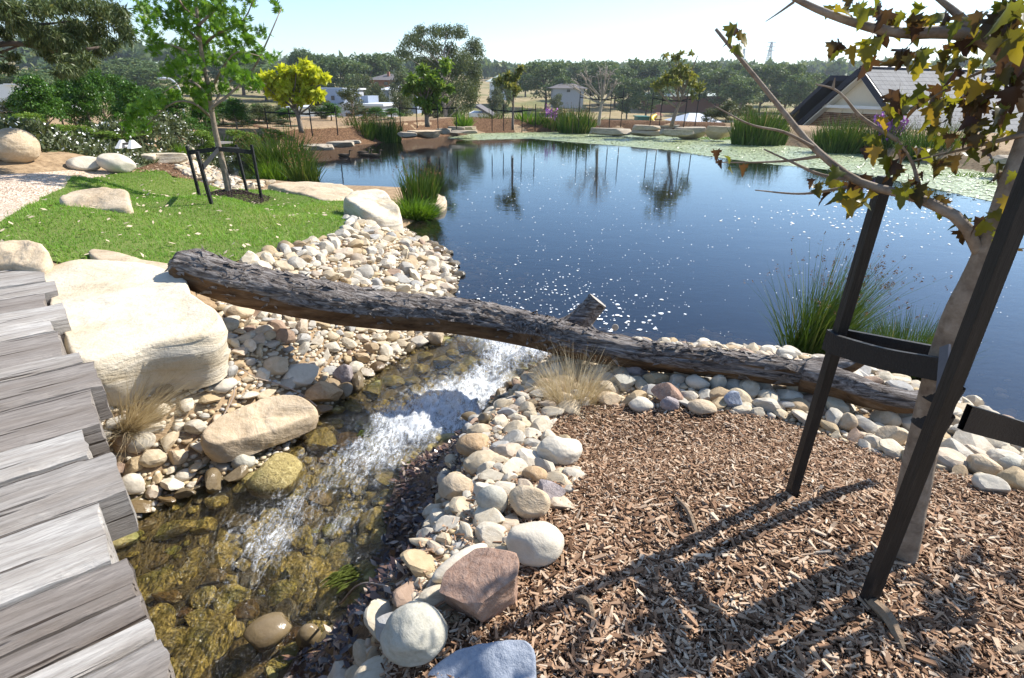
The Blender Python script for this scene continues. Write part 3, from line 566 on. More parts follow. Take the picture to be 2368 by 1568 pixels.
# ledges along the far shore
k = 0
for (u, v, w, h, lb) in [(735, 347, 78, 16, 'leftmost flat ledge rock on the far-left shore'), (790, 340, 70, 18, 'second flat ledge rock on the far-left shore'), (700, 350, 36, 12, 'small pale rock at the left end of the far-left ledge'), (815, 333, 40, 12, 'thin rock at the reed end of the far-left ledge'),
        (943, 318, 48, 18, 'ochre rock at the left end of the ledge below the round green tree'), (985, 318, 88, 24, 'biggest rock of the ledge below the round green tree'), (1028, 309, 40, 18, 'rock third from the right in the ledge below the round green tree'), (1056, 305, 42, 18, 'rock second from the right in the ledge below the round green tree'), (1084, 302, 34, 15, 'rock at the right end of the ledge below the round green tree'), (1075, 309, 70, 10, 'thin flat slab at the duckweed edge of the ledge'),
        (1410, 312, 100, 22, 'long left rock of the lower ledge at the duckweed edge'), (1494, 314, 78, 18, 'middle rock of the lower ledge at the duckweed edge'), (1560, 314, 86, 22, 'right rock of the lower ledge before the green weed'), (1435, 300, 46, 14, 'left rock of the upper ledge by the bare tree'), (1490, 303, 72, 20, 'middle rock of the upper ledge between the staked trees'), (1548, 302, 66, 18, 'right rock of the upper ledge below the leafy staked tree'),
        (1596, 319, 78, 38, 'tall boulder with a lit flat top right of the ledge'), (1662, 318, 64, 40, 'reddish boulder against the tall reeds on the far bank'), (2330, 392, 90, 44, 'flat boulder on the right bank behind the maple leaves'), (380, 378, 100, 36, 'long flat sandstone by the inlet pebbles'), (330, 376, 70, 26, 'low sandstone at the left of the inlet rocks'), (432, 372, 56, 34, 'square sandstone at the water end of the inlet rocks'), (400, 358, 50, 22, 'small sandstone behind the inlet rocks beside the boardwalk')]:
    k += 1; boulder('ledge_rock', u, v, w, h*1.05, M['ledge' if k % 3 else 'tanrock'] if k < 20 else M['sand'], lb, seed=300+k, cuts=6, rough=.045, asp=.55, sub=4, group='rocks along the far shores', avoid=False, sink=.15, lo=.6, hi=.85, top=.4)

BANKA = zone([(560, 610), (610, 590), (665, 577), (728, 560), (792, 538), (830, 508), (845, 492), (900, 512), (935, 530), (962, 550), (1032, 583), (1062, 640), (1035, 702), (1060, 735), (960, 720), (760, 670), (600, 650)])
BANKB = zone([(500, 690), (620, 700), (800, 720), (960, 750), (1060, 770), (1040, 790), (960, 812), (890, 856), (810, 910), (745, 960), (650, 1055), (560, 1105), (480, 1130), (340, 1190), (270, 1230), (230, 1100), (220, 960), (300, 880), (480, 840), (520, 780)])
BANKC = zone([(1295, 790), (1400, 860), (1370, 930), (1300, 960), (1260, 1000), (1330, 1040), (1330, 1120), (1290, 1180), (1180, 1200), (1190, 1300), (1120, 1400), (1010, 1470), (900, 1560), (870, 1640), (770, 1640), (800, 1560), (850, 1490), (900, 1410), (950, 1330), (990, 1250), (1010, 1150), (1040, 1080), (1080, 1010), (1110, 965), (1140, 920), (1205, 872), (1278, 822)])
BANKD = zone([(1290, 765), (1500, 790), (1750, 802), (2000, 860), (2240, 940), (2367, 990), (2600, 1080), (2600, 1230), (2367, 1140), (2200, 1098), (2040, 1055), (1900, 1005), (1800, 970), (1650, 950), (1480, 943), (1380, 935), (1380, 880), (1300, 830)])
BANKE = zone([(400, 372), (470, 365), (490, 385), (520, 405), (560, 425), (640, 421), (600, 436), (520, 436), (465, 420), (420, 400)])
stone_bank('pebble_bank', BANKA, 'bank of pale rounded river stones between the lawn and the pond', 300, .018, .078, 1, .10, dens=1.2)
stone_bank('pebble_bank', BANKB, 'pale river stones between the sandstone block and the stream', 300, .013, .058, 2, .09, dens=1.2)
stone_bank('pebble_bank', BANKC, 'stones and wet pebbles along the right side of the stream', 300, .011, .056, 3, .10, dens=1.3)
stone_bank('pebble_bank', BANKD, 'stones heaped along the log on the right bank', 300, .013, .066, 4, .10, dens=.9)
stone_bank('pebble_bank', BANKE, 'pebble shore of the small inlet beside the staked young oak', 150, .04, .09, 5, .10, dens=.5, small=.6)
# stream bed stones, algae coloured
rng = np.random.default_rng(11); bed = thing('stream_bed', 'algae-coated stones on the stream bed', None); bed['kind'] = 'structure'
q, s = scatter(STREAM, lambda n: .012+.085*rng.beta(1.0, 3.5, n), 5000, rng, .70); z = H(q[:, 0], q[:, 1])
PA = []
for me in PROTO[:10]: m2 = me.copy(); m2.materials[0] = M['algae']; PA.append(m2)
for kk_ in range(min(300, len(q))):
    w = rng.uniform() < .25
    link('bed_stone', (PROTOW if w else PA)[rng.integers(10)], bed, (q[kk_, 0], q[kk_, 1], z[kk_]-s[kk_]*.05), (rng.normal(0, .15), rng.normal(0, .15), rng.uniform(0, 6.3)), s[kk_]*rng.uniform(1.0, 1.35)*np.array([1, 1, .7]))
mb = MB()
for kk_ in range(300, len(q)):
    V, F = LOWP[rng.integers(6)]; mb.add(V*s[kk_]+[q[kk_, 0], q[kk_, 1], z[kk_]+s[kk_]*.1], F)
if mb.n: mb.build('bed_gravel', M['algae'], bed, smooth=True, kind='stuff')
# drowned stones in the pond shallows
mb = MB(); q = rng.uniform([-1.6, 2.2], [3.2, 6.5], (5200, 2)); dd = sdf(POND, q[:, 0], q[:, 1]); q = q[(dd < .05) & (dd > -1.0*rng.beta(1, 1.8, len(dd)))]; z = H(q[:, 0], q[:, 1])
for (x, y), zz in zip(q, z):
    V, F = LOWP[rng.integers(6)]; r = .02+.06*rng.beta(1.2, 3); mb.add(V*r+[x, y, min(zz+r*.1, -.012-r*.5)], F, rng.uniform())
t = NT('drowned_pebble'); a = t.attr(); M['drown'] = t.done(t.pbr(t.mix(1.0, t.ramp(a, STONES, 'CONSTANT'), (.95, .72, .45), 'MULTIPLY'), .5, None, .3))
mb.build('pond_bed_stones', M['drown'], smooth=True, kind='stuff', label='brown stones seen through the shallow pond edge')
# green algae streaks in the stream
M['weedgreen'] = plain('stream_algae', (.085, .105, .022), .3, .6, 90)
mb = MB()
for (u, v, L_) in [(812, 1320, .05), (800, 1335, .045), (960, 1075, .02), (850, 1000, .02), (1115, 925, .02)]:
    c = P(u, v, -.055); n = 70; b = c+rng.normal(0, .016, (n, 3))*[1, 1, .1]
    for kk_ in range(n):
        e = b[kk_]+np.array([-.7, -.55, 0])*L_*rng.uniform(.5, 1.2)+rng.normal(0, .01, 3)*[1, 1, .1]; s_ = np.array([.0018, -.0022, 0])
        mb.add([b[kk_]-s_*.4, b[kk_]+s_*.4, (b[kk_]+e)/2+s_+[0, 0, .006], e, (b[kk_]+e)/2-s_+[0, 0, .006]], [[0, 1, 2, 3, 4]])
mb.build('algae', M['weedgreen'], kind='stuff', label='bright green algae streaming in the shallow water')
# ------------------------------------------------------------------ timber footbridge: every sleeper its own part
t = NT('weathered_timber'); co = t.co(); rr = t.rnd()
g = t.noise(t.map(co, (3.2, 34, 34)), 3, 9, 0.7, 0.8); g2 = t.noise(t.map(co, (5, 90, 90)), 3, 5, 0.7, .3); lg = t.noise(t.map(co, (1.2, 5, 5)), 2, 4, .6)
c = t.ramp(g, [(0.28, (0.21, 0.20, 0.19)), (0.46, (0.42, 0.405, 0.39)), (0.66, (0.62, 0.605, 0.585))])
c = t.mix(t.ramp(lg, [(0.40, 0.0), (0.70, .75)]), c, t.mix(g2, (0.20, 0.17, 0.145), (0.42, 0.375, 0.33)))
c = t.mix(1.0, c, t.ramp(rr, [(0, (.46, .41, .37)), (.5, (.72, .685, .64)), (1, (.97, .94, .89))]), 'MULTIPLY')
crk = t.ramp(t.noise(t.map(co, (.9, 26, 26)), 2.2, 2, 0.5, 0.25), [(0.32, 0.0), (0.36, 1.0)])
c = t.mix(crk, t.mix(1.0, c, (.25, .22, .2), 'MULTIPLY'), c)
h = t.math('ADD', t.math('ADD', g, t.math('MULTIPLY', g2, .5)), t.math('MULTIPLY', crk, 1.2))
M['timber'] = t.done(t.pbr(c, .9, t.bump(h, .9, .006), .15))
ZD = CZ-.83
SLP = [((94, 610), (102, 645)), ((125, 648), (131, 664)), ((97, 678), (107, 704)), ((142, 698), (156, 733)), ((110, 735), (128, 761)), ((128, 763), (150, 815)), ((181, 816), (190, 834)), ((213, 834), (236, 884)), ((200, 900), (235, 973)), ((189, 990), (206, 1046)), ((257, 1040), (288, 1124)), ((215, 1162), (261, 1282)), ((293, 1284), (317, 1365)), ((319, 1369), (334, 1424)), ((336, 1429), (356, 1471)), ((360, 1474), (402, 1568)), ((404, 1572), (450, 1680))]
e0 = unit(np.array(P(100, 610, ZD)-P(400, 1568, ZD))[:2]); sd = np.array([e0[1], -e0[0]])     # along the bridge; along a sleeper (towards the stream)
br = thing('footbridge', 'weathered grey timber sleeper footbridge with uneven ends over the stream', 'footbridge', (*P(400, 1568, ZD)[:2], 0))
o0 = np.array(br.location)
rng = np.random.default_rng(5); prev = None; spans = []
for a, b in SLP:
    A, B = P(*a, ZD)[:2], P(*b, ZD)[:2]; spans.append([A@e0, B@e0, max(A@sd, B@sd)*.5+min(A@sd, B@sd)*.5])
for k in range(len(spans)-1):       # butt neighbours with thin joints
    m = (spans[k][1]+spans[k+1][0])/2; spans[k][1] = m+.003; spans[k+1][0] = m-.003
for k, (s1, s0, end) in enumerate(spans):
    s1 -= 0; w = s1-s0; L_ = 2.3; nx_, nw, nh = 60, 9, 4
    # local frame: x along the sleeper (0 at the stream end), y across, z up
    def grid(nu, nv): return np.meshgrid(np.linspace(0, 1, nu), np.linspace(0, 1, nv), indexing='ij')
    th = .125; X = -np.linspace(0, 1, nx_)**1.5*L_
    per = [(y_, 0.) for y_ in np.linspace(-.5, .5, nw)]+[(.5, -f) for f in np.linspace(0, 1, nh)[1:]]+[(y_, -1.) for y_ in np.linspace(.5, -.5, 4)[1:]]+[(-.5, -1+f) for f in np.linspace(0, 1, nh)[1:-1]]
    per = np.array(per); n = len(per); V = np.zeros((nx_, n, 3)); V[..., 0] = X[:, None]; V[..., 1] = per[:, 0]*w; V[..., 2] = per[:, 1]*th
    ed = (np.abs(per[:, 0]) > .49) & (per[:, 1] > -.05); q = V+k*5.3
    V[:, ed, 2] -= .004+.010*np.abs(fbm(q[:, ed]*[7, 3, 3], 3)); V[:, ed, 1] *= 1-.02-.05*np.maximum(0, fbm(q[:, ed]*[5, 1, 1]+9, 3))
    V[..., 2] += np.where(per[:, 1] > -.05, .003*fbm(q*[3, 40, 1], 3), 0)
    V[:, :, 0] += .006*fbm(np.stack([0*V[..., 0], V[..., 1]*25, V[..., 2]*25], -1)+k, 2)*np.exp(X*30)[:, None]
    i = np.arange(nx_-1)[:, None]*n; j = np.arange(n)[None]; F = np.stack([i+j, i+n+j, i+n+(j+1) % n, i+(j+1) % n], -1).reshape(-1, 4)
    mb = MB(); mb.add(V, F); mb.f.append(np.arange(n)[None, :])
    wxy = e0*(s0+s1)/2+sd*end; rz = math.atan2(sd[1], sd[0])
    link('sleeper', mb.mesh('sleeper', M['timber'], False), br, np.array([*wxy, ZD+rng.uniform(-.004, .004)])-o0, (rng.normal(0, .008), rng.normal(0, .003), rz+rng.normal(0, .004)))
mb = MB(); add = lambda off: mb.add(*bar(np.array([*(e0*(spans[0][0]+.1)+sd*(spans[8][2]-off)), ZD-.20])-o0, np.array([*(e0*(spans[-1][1]-.3)+sd*(spans[8][2]-off)), ZD-.20])-o0, .1, .14))
add(.35); add(1.4); mb.build('bearer', M['timber'], br)

# ------------------------------------------------------------------ the fallen log
t = NT('old_bark'); co = t.co('Object'); a = t.attr('rnd')
g = t.noise(t.map(co, (3.0, 30, 30)), 2, 8, 0.7, 1.2); g2 = t.noise(t.map(co, (9, 60, 60)), 2, 4, .7)
c = t.ramp(g, [(0.30, (0.018, 0.013, 0.010)), (0.43, (0.10, 0.08, 0.068)), (0.57, (0.28, 0.25, 0.23)), (0.76, (0.56, 0.53, 0.50))])
w = t.ramp(t.noise(t.map(co, (2.0, 14, 14)), 2, 6, .65), [(0.3, (0.07, 0.036, 0.016)), (0.55, (0.19, 0.11, 0.055)), (0.8, (0.33, 0.23, 0.15))])
c = t.mix(t.ramp(a, [(0.35, 0.0), (0.6, 1.0)]), c, w)
M['bark'] = t.done(t.pbr(c, .9, t.bump(t.math('ADD', g, t.math('MULTIPLY', g2, .4)), 1.0, .02), .2))
M['endgrain'] = plain('cut_end_grain', (.33, .30, .26), .9, .3, 60)
LP = [(398, 618, .58, 88), (440, 622, .57, 112), (520, 640, .55, 118), (640, 668, .50, 118), (760, 692, .46, 112), (900, 712, .41, 108), (1050, 735, .36, 104), (1200, 762, .31, 100), (1330, 790, .28, 92), (1480, 815, .26, 84), (1640, 838, .25, 78), (1800, 858, .24, 76), (1880, 868, .24, 74)]
for k, (u, v, z, w) in enumerate(LP):      # the thin end rests on the stones
    if k >= 8:
        for _ in range(6): q = P(u, v, z); z = max(z, Hn(q)+.045+.35*w*dep(q)/FPX)
        LP[k] = (u, v, z, w)
pts = np.array([[*P(u, v, z), w*dep(P(u, v, z))/FPX*.395] for u, v, z, w in LP])
pts = spline(pts, 26); pts[2:-2, :3] += .022*np.stack([fbm(pts[2:-2, :3]*[1.6, 0, 0]+k_*31.7, 2, k_) for k_ in (1, 2, 3)], -1)*[.3, 1, .8]; pts[:, 3] *= 1+.09*fbm(pts[:, :3]*[2.6, 0, 0]+5, 2, 7)
lo_ = pts[12, :3].copy(); ax = unit(pts[-1, :3]-pts[0, :3]); Ra = np.stack([ax, unit(np.cross([0, 0, 1], ax)), np.cross(ax, unit(np.cross([0, 0, 1], ax)))], 1)
def tolocal(V): return (V-lo_)@Ra
def bark_tube(path, rad, nseg, k, seed, amp=.16, ends=True):
    S = spline(np.column_stack([path, rad]), nseg); p = S[:, :3]; r = S[:, 3].copy()
    if ends: e = np.linspace(0, 1, nseg); r = r*np.minimum(1, .55+.45*sm(0, .015, e))
    tng = unit(np.gradient(p, axis=0)); s_ = unit(np.cross(tng, [0, 0, 1.])); b = np.cross(s_, tng); a_ = np.linspace(0, 2*np.pi, k, endpoint=False)
    L_ = np.concatenate([[0], np.cumsum(np.linalg.norm(np.diff(p, axis=0), axis=1))])
    Q = np.stack([np.broadcast_to(L_[:, None]*2.2, (nseg, k)), np.broadcast_to(np.cos(a_)*2.6+seed, (nseg, k)), np.broadcast_to(np.sin(a_)*2.6, (nseg, k))], -1)
    tw = Q+.5*fbm(Q*1.5, 2, seed)[..., None]
    ridg = 1-np.abs(fbm(tw*[2.2, 2.4, 2.4], 3, seed+1)); big = fbm(tw*[.5, .6, .6], 2, seed+2)
    top = np.sin(a_)[None]   # bark remains on top, bare wood underneath
    barkm = sm(-.25, .35, top+.5*fbm(tw*[.6, .5, .5], 3, seed+4))
    flake = np.maximum(0, fbm(tw*[3.5, 5, 5], 3, seed+6))
    d = 1+amp*.8*big+barkm*(amp*.5*(ridg-.6)+amp*.9*flake)+(1-barkm)*amp*.14*ridg
    V = p[:, None]+(r[:, None]*d)[..., None]*(np.cos(a_)[None, :, None]*s_[:, None]+np.sin(a_)[None, :, None]*b[:, None])
    i = np.arange(nseg-1)[:, None]*k; j = np.arange(k)[None]; F = np.stack([i+j, i+k+j, i+k+(j+1) % k, i+(j+1) % k], -1).reshape(-1, 4)
    return V.reshape(-1, 3), F, (1-barkm).ravel(), p, r
log = thing('fallen_log', 'long dark fallen log with peeling bark bridging the stream mouth', 'log', lo_)
log.rotation_euler = Matrix(Ra.tolist()).to_euler()
V, F, bm_, pp, rr_ = bark_tube(pts[:, :3], pts[:, 3], 300, 72, 3)
mb = MB().add(tolocal(V), F, bm_); k = 72
for s_, c_ in ((0, pp[0]), (len(pp)-1, pp[-1])):
    n0 = mb.n; mb.add(tolocal(c_[None]), np.zeros((0, 4), int), .6); mb.f.append(np.array([[s_*k+j, s_*k+(j+1) % k, n0] for j in range(k)]))
mb.build('trunk', M['bark'], log, smooth=True)
# fork at the right end, stub and sawn branch ends
for nm, path, rads, sd_ in [('fork', [P(1850, 866, LP[-2][2]), P(1930, 885, LP[-1][2]), P(2020, 915, LP[-1][2]), P(2100, 930, LP[-1][2]), P(2158, 915, LP[-1][2]+.01)], [.062, .060, .047, .04, .03], 8),
        ('fork', [P(1860, 860, LP[-1][2]), P(1925, 850, LP[-1][2]+.03), P(1975, 838, LP[-1][2]+.06), P(2000, 832, LP[-1][2]+.08)], [.05, .04, .03, .015], 9)]:
    V, F, bm_, pp, rr_ = bark_tube(np.array(path), np.array(rads), 60, 36, sd_, .12)
    mb = MB().add(tolocal(V), F, bm_*.8+.1); n0 = mb.n; mb.add(tolocal(pp[-1:]), np.zeros((0, 4), int), .6); mb.f.append(np.array([[59*36+j, 59*36+(j+1) % 36, n0] for j in range(36)])); mb.build(nm, M['bark'], log, smooth=True)
b0 = P(1318, 770, .33); b1 = D(1382, 694, b0[1]+.02); V, F, bm_, pp, rr_ = bark_tube(np.array([b0, .6*b0+.4*b1, b1]), np.array([.085, .056, .047]), 30, 36, 12, .2, False)
mb = MB().add(tolocal(V), F, bm_*.3); stub = mb.build('branch_stub', M['bark'], log, smooth=True)
mb = MB(); n0 = 36; mb.add(np.vstack([tolocal(V[-36:]), tolocal(pp[-1:])]), [[j, (j+1) % 36, 36] for j in range(36)]); mb.build('cut_end', M['endgrain'], stub)
for (u, v, r) in [(1302, 772, .020), (1422, 757, .015)]:
    c = P(u, v, .30); c = c-unit(c-[0, 0, CZ])*.02; d = unit(np.array([0, 0, CZ])-c); mb = MB(); add_tube(mb, tolocal(np.array([c-d*.06, c+d*.012])), [r*1.15, r], k=16); mb.build('knot', M['endgrain'], log, smooth=False)
# peeling bark flakes
rng = np.random.default_rng(6); mb = MB(); S = spline(pts, 300)
for _ in range(420):
    i_ = rng.integers(4, 296); p_ = S[i_, :3]; r_ = S[i_, 3]; tg = unit(S[i_+1, :3]-S[i_-1, :3]); s_ = unit(np.cross(tg, [0, 0, 1.])); b_ = np.cross(s_, tg)
    a_ = rng.normal(1.3, .9); nrm = np.cos(a_)*s_+np.sin(a_)*b_; c_ = p_+nrm*r_*1.04; L_ = rng.uniform(.02, .07); W_ = rng.uniform(.005, .014); tt = unit(np.cross(nrm, tg)); tl = unit(tg*rng.choice([-1, 1])+tt*rng.normal(0, .5))
    up_ = rng.uniform(.1, .55); pv = [c_-tt*W_, c_+tt*W_, c_+tl*L_*.55+nrm*L_*up_*.3+tt*W_*.9, c_+tl*L_+nrm*L_*up_, c_+tl*L_*.55+nrm*L_*up_*.3-tt*W_*.7]
    mb.add(tolocal(np.array(pv)), [[0, 1, 2, 4], ], .1); mb.f.append(np.array([[mb.n-3, mb.n-2, mb.n-1]]))
mb.build('bark_flakes', M['bark'], log, kind='stuff')

# ------------------------------------------------------------------ wood chips on the mulch
t = NT('wood_chip'); a = t.attr(); n = t.noise(t.pos(), 160, 3)
c = t.ramp(a, [(0.0, (.04, .022, .012)), (.3, (.13, .07, .038)), (.52, (.33, .19, .11)), (.8, (.53, .36, .23)), (1, (.68, .56, .42))]); c = t.mix(t.math('MULTIPLY', n, .4), c, (.10, .055, .03))
M['chip'] = t.done(t.pbr(c, .85, None, .2))
def chips(n, poly, L0, L1, seed, zoff=.006, wr=(.13, .38), mound=0.0):
    rng = np.random.default_rng(seed); lo, hi = poly.min(0), poly.max(0); q = rng.uniform(lo, hi, (int(n*2.2), 2)); q = q[sdf(poly, q[:, 0], q[:, 1]) < rng.normal(0, .02, len(q))][:n]; n = len(q)
    z = H(q[:, 0], q[:, 1])+zoff+rng.uniform(-.003, .008, n)+mound*sm(0, .35, -sdf(poly, q[:, 0], q[:, 1])); L = L0+(L1-L0)*rng.beta(1.3, 3.5, n); W = L*rng.uniform(*wr, n); T = W*rng.uniform(.2, .5, n); a = rng.uniform(0, 6.3, n); pt = rng.normal(0, .28, n); rl = rng.normal(0, .35, n)
    d = np.stack([np.cos(a)*np.cos(pt), np.sin(a)*np.cos(pt), np.sin(pt)], -1); s_ = unit(np.cross(d, np.stack([np.sin(rl)*.6, np.cos(a)*0, np.ones(n)], -1))); u = np.cross(s_, d)
    C = np.column_stack([q, z]); bx = np.array([[x, y, z_] for z_ in (-.5, .5) for y in (-.5, .5) for x in (-.5, .5)])
    tp = np.where(bx[:, 0] > 0, .55, 1.0)
    V = C[:, None]+bx[None, :, :1]*L[:, None, None]*d[:, None]+(bx[:, 1]*tp)[None, :, None]*W[:, None, None]*s_[:, None]+bx[None, :, 2:]*T[:, None, None]*u[:, None]
    Fb = np.array([[4, 5, 7, 6], [0, 1, 5, 4], [2, 6, 7, 3], [0, 4, 6, 2], [1, 3, 7, 5]]); F = (np.arange(n)[:, None, None]*8+Fb[None]).reshape(-1, 4)
    return V.reshape(-1, 3), F, np.repeat(rng.beta(1.7, 1.2, n), 8)
mb = MB(); mb.add(*chips(56000, MULCH, .005, .030, 31)); mb.add(*chips(9000, zone([(1290, 1200), (1300, 1300), (1240, 1420), (1230, 1640), (2500, 1640), (2500, 1250), (2100, 1150), (1700, 1150)]), .007, .042, 32, .010))
mb.add(*chips(2500, BANKC, .008, .035, 33, .012)); mb.build('wood_chips', M['chip'], kind='stuff', label='brown and tan wood chip mulch around the young maple')
ring = PG(532, 466); RING = np.array([[ring[0]+.42*math.cos(a), ring[1]+.02+.40*math.sin(a)] for a in np.linspace(0, 2*np.pi, 28, endpoint=False)])
mb = MB(); mb.add(*chips(2600, RING, .015, .05, 34, .02, mound=.10)); M['chipd'] = plain('dark_mulch_chips', (.055, .034, .028), .9, .5, 60); mb.build('mulch_ring', M['chipd'], kind='stuff', label='dark mulch ring around the staked young oak on the lawn')
mb = MB(); mb.add(*chips(7000, BANKM, .03, .10, 35, .02)); mb.add(*chips(1800, INLET, .02, .06, 36, .01)); mb.build('bank_chips', M['chip'], kind='stuff', label='wood chip mulch on the far bank and the inlet strip')
for (a_, b_, w, lb) in [((2000, 1400), (2085, 1515), .011, 'bark stick lying at the foot of the near stake'), ((1560, 1165), (1610, 1250), .007, 'pale splintered stick lying on the sunlit mulch'), ((1330, 1400), (1370, 1440), .008, 'grey splinter standing by the red rock'), ((2560, 1480), (2330, 1520), .012, 'dark stick at the right edge of the mulch')]:
    p_, q_ = PG(*a_), PG(*b_); p_[2] += .02; q_[2] += .012; mb = MB(); add_tube(mb, spline(np.array([p_, (p_+q_)/2+[.006, .008, .01], q_]), 10), [w*.8, w, w, w*1.05, w, w, w*.9, w*.9, w*.7, w*.5], k=6, rough=.25); mb.build('stick', plain('stick_bark', (.24, .17, .11), .9, .5, 60, .8), label=lb, cat='stick')

# ------------------------------------------------------------------ lawn grass
def blades(base, az, lean, L, W, bend, seg=3, r=None, flat=None):
    n = len(base); out = np.stack([np.cos(az), np.sin(az), 0*az], -1); sd_ = np.stack([-np.sin(az), np.cos(az), 0*az], -1)
    if flat is not None: sd_ = np.stack([np.cos(flat), np.sin(flat), 0*az], -1)
    up = np.array([0, 0, 1.]); s_ = np.linspace(0, 1, seg+1)
    pos = base[:, None]+(L*np.cos(lean))[:, None, None]*s_[None, :, None]*up+(L*np.sin(lean))[:, None, None]*s_[None, :, None]*out[:, None]
    pos = pos+(bend*L)[:, None, None]*(s_**2)[None, :, None]*out[:, None]-(np.abs(bend)*L*.45)[:, None, None]*(s_**2.4)[None, :, None]*up
    wd_ = W[:, None]*(1-s_[None]**1.6*.92)
    V = np.stack([pos-sd_[:, None]*wd_[..., None]*.5, pos+sd_[:, None]*wd_[..., None]*.5], 2).reshape(n, -1, 3)
    i = np.arange(seg)*2; Fb = np.stack([i, i+1, i+3, i+2], -1); F = (np.arange(n)[:, None, None]*(2*(seg+1))+Fb[None]).reshape(-1, 4)
    return V.reshape(-1, 3), F, np.repeat(np.full(n, .5) if r is None else r, 2*(seg+1)), pos[:, -1]
M['grass'] = leafmat('grass_blade', [(0, (.11, .24, .02)), (.5, (.19, .37, .04)), (.85, (.31, .46, .09)), (1, (.48, .45, .22))], .45, .5)
rng = np.random.default_rng(41); lo, hi = LAWN.min(0), LAWN.max(0); q = rng.uniform(lo, hi, (260000, 2)); dl = sdf(LAWN, q[:, 0], q[:, 1]); q = q[(dl < rng.normal(0, .015, len(q)))]
q = q[(np.hypot(q[:, 0]-ring[0], (q[:, 1]-ring[1]-.02)*1.05) > .41*rng.uniform(.9, 1.05, len(q)))]; q = q[:85000]; n = len(q)
b = np.column_stack([q, H(q[:, 0], q[:, 1])-.004]); patch = fbm(np.column_stack([q*1.5, 0*q[:, 0]]), 3)
V, F, r, _ = blades(b, rng.uniform(0, 6.3, n), np.abs(rng.normal(.35, .3, n)), rng.uniform(.016, .042, n)*(1+.25*patch), rng.uniform(.003, .0065, n), rng.uniform(0, .7, n), 2, np.clip(rng.beta(2, 2.4, n)+.28*patch+(rng.uniform(0, 1, n) < .03)*.5, 0, 1))
MB().add(V, F, r).build('grass', M['grass'], kind='stuff', label='short green lawn grass beside the pond')
M['litter'] = plain('dry_leaf', (.50, .40, .28), .8, .35, 12)
mb = MB(); q = rng.uniform(lo, hi, (900, 2)); q = q[sdf(LAWN, q[:, 0], q[:, 1]) < -.03][:330]; z = H(q[:, 0], q[:, 1])+.03
for (x, y), zz in zip(q, z):
    a = rng.uniform(0, 6.3); L_ = rng.uniform(.02, .055); d = np.array([math.cos(a), math.sin(a), rng.normal(0, .3)]); s_ = np.array([-math.sin(a), math.cos(a), rng.normal(0, .3)])*L_*.25; c = np.array([x, y, zz]); mb.add([c, c+d*L_*.5+s_, c+d*L_, c+d*L_*.5-s_], [[0, 1, 2, 3]])
mb.build('fallen_leaves', M['litter'], kind='stuff', label='dry fallen leaves scattered over the lawn')

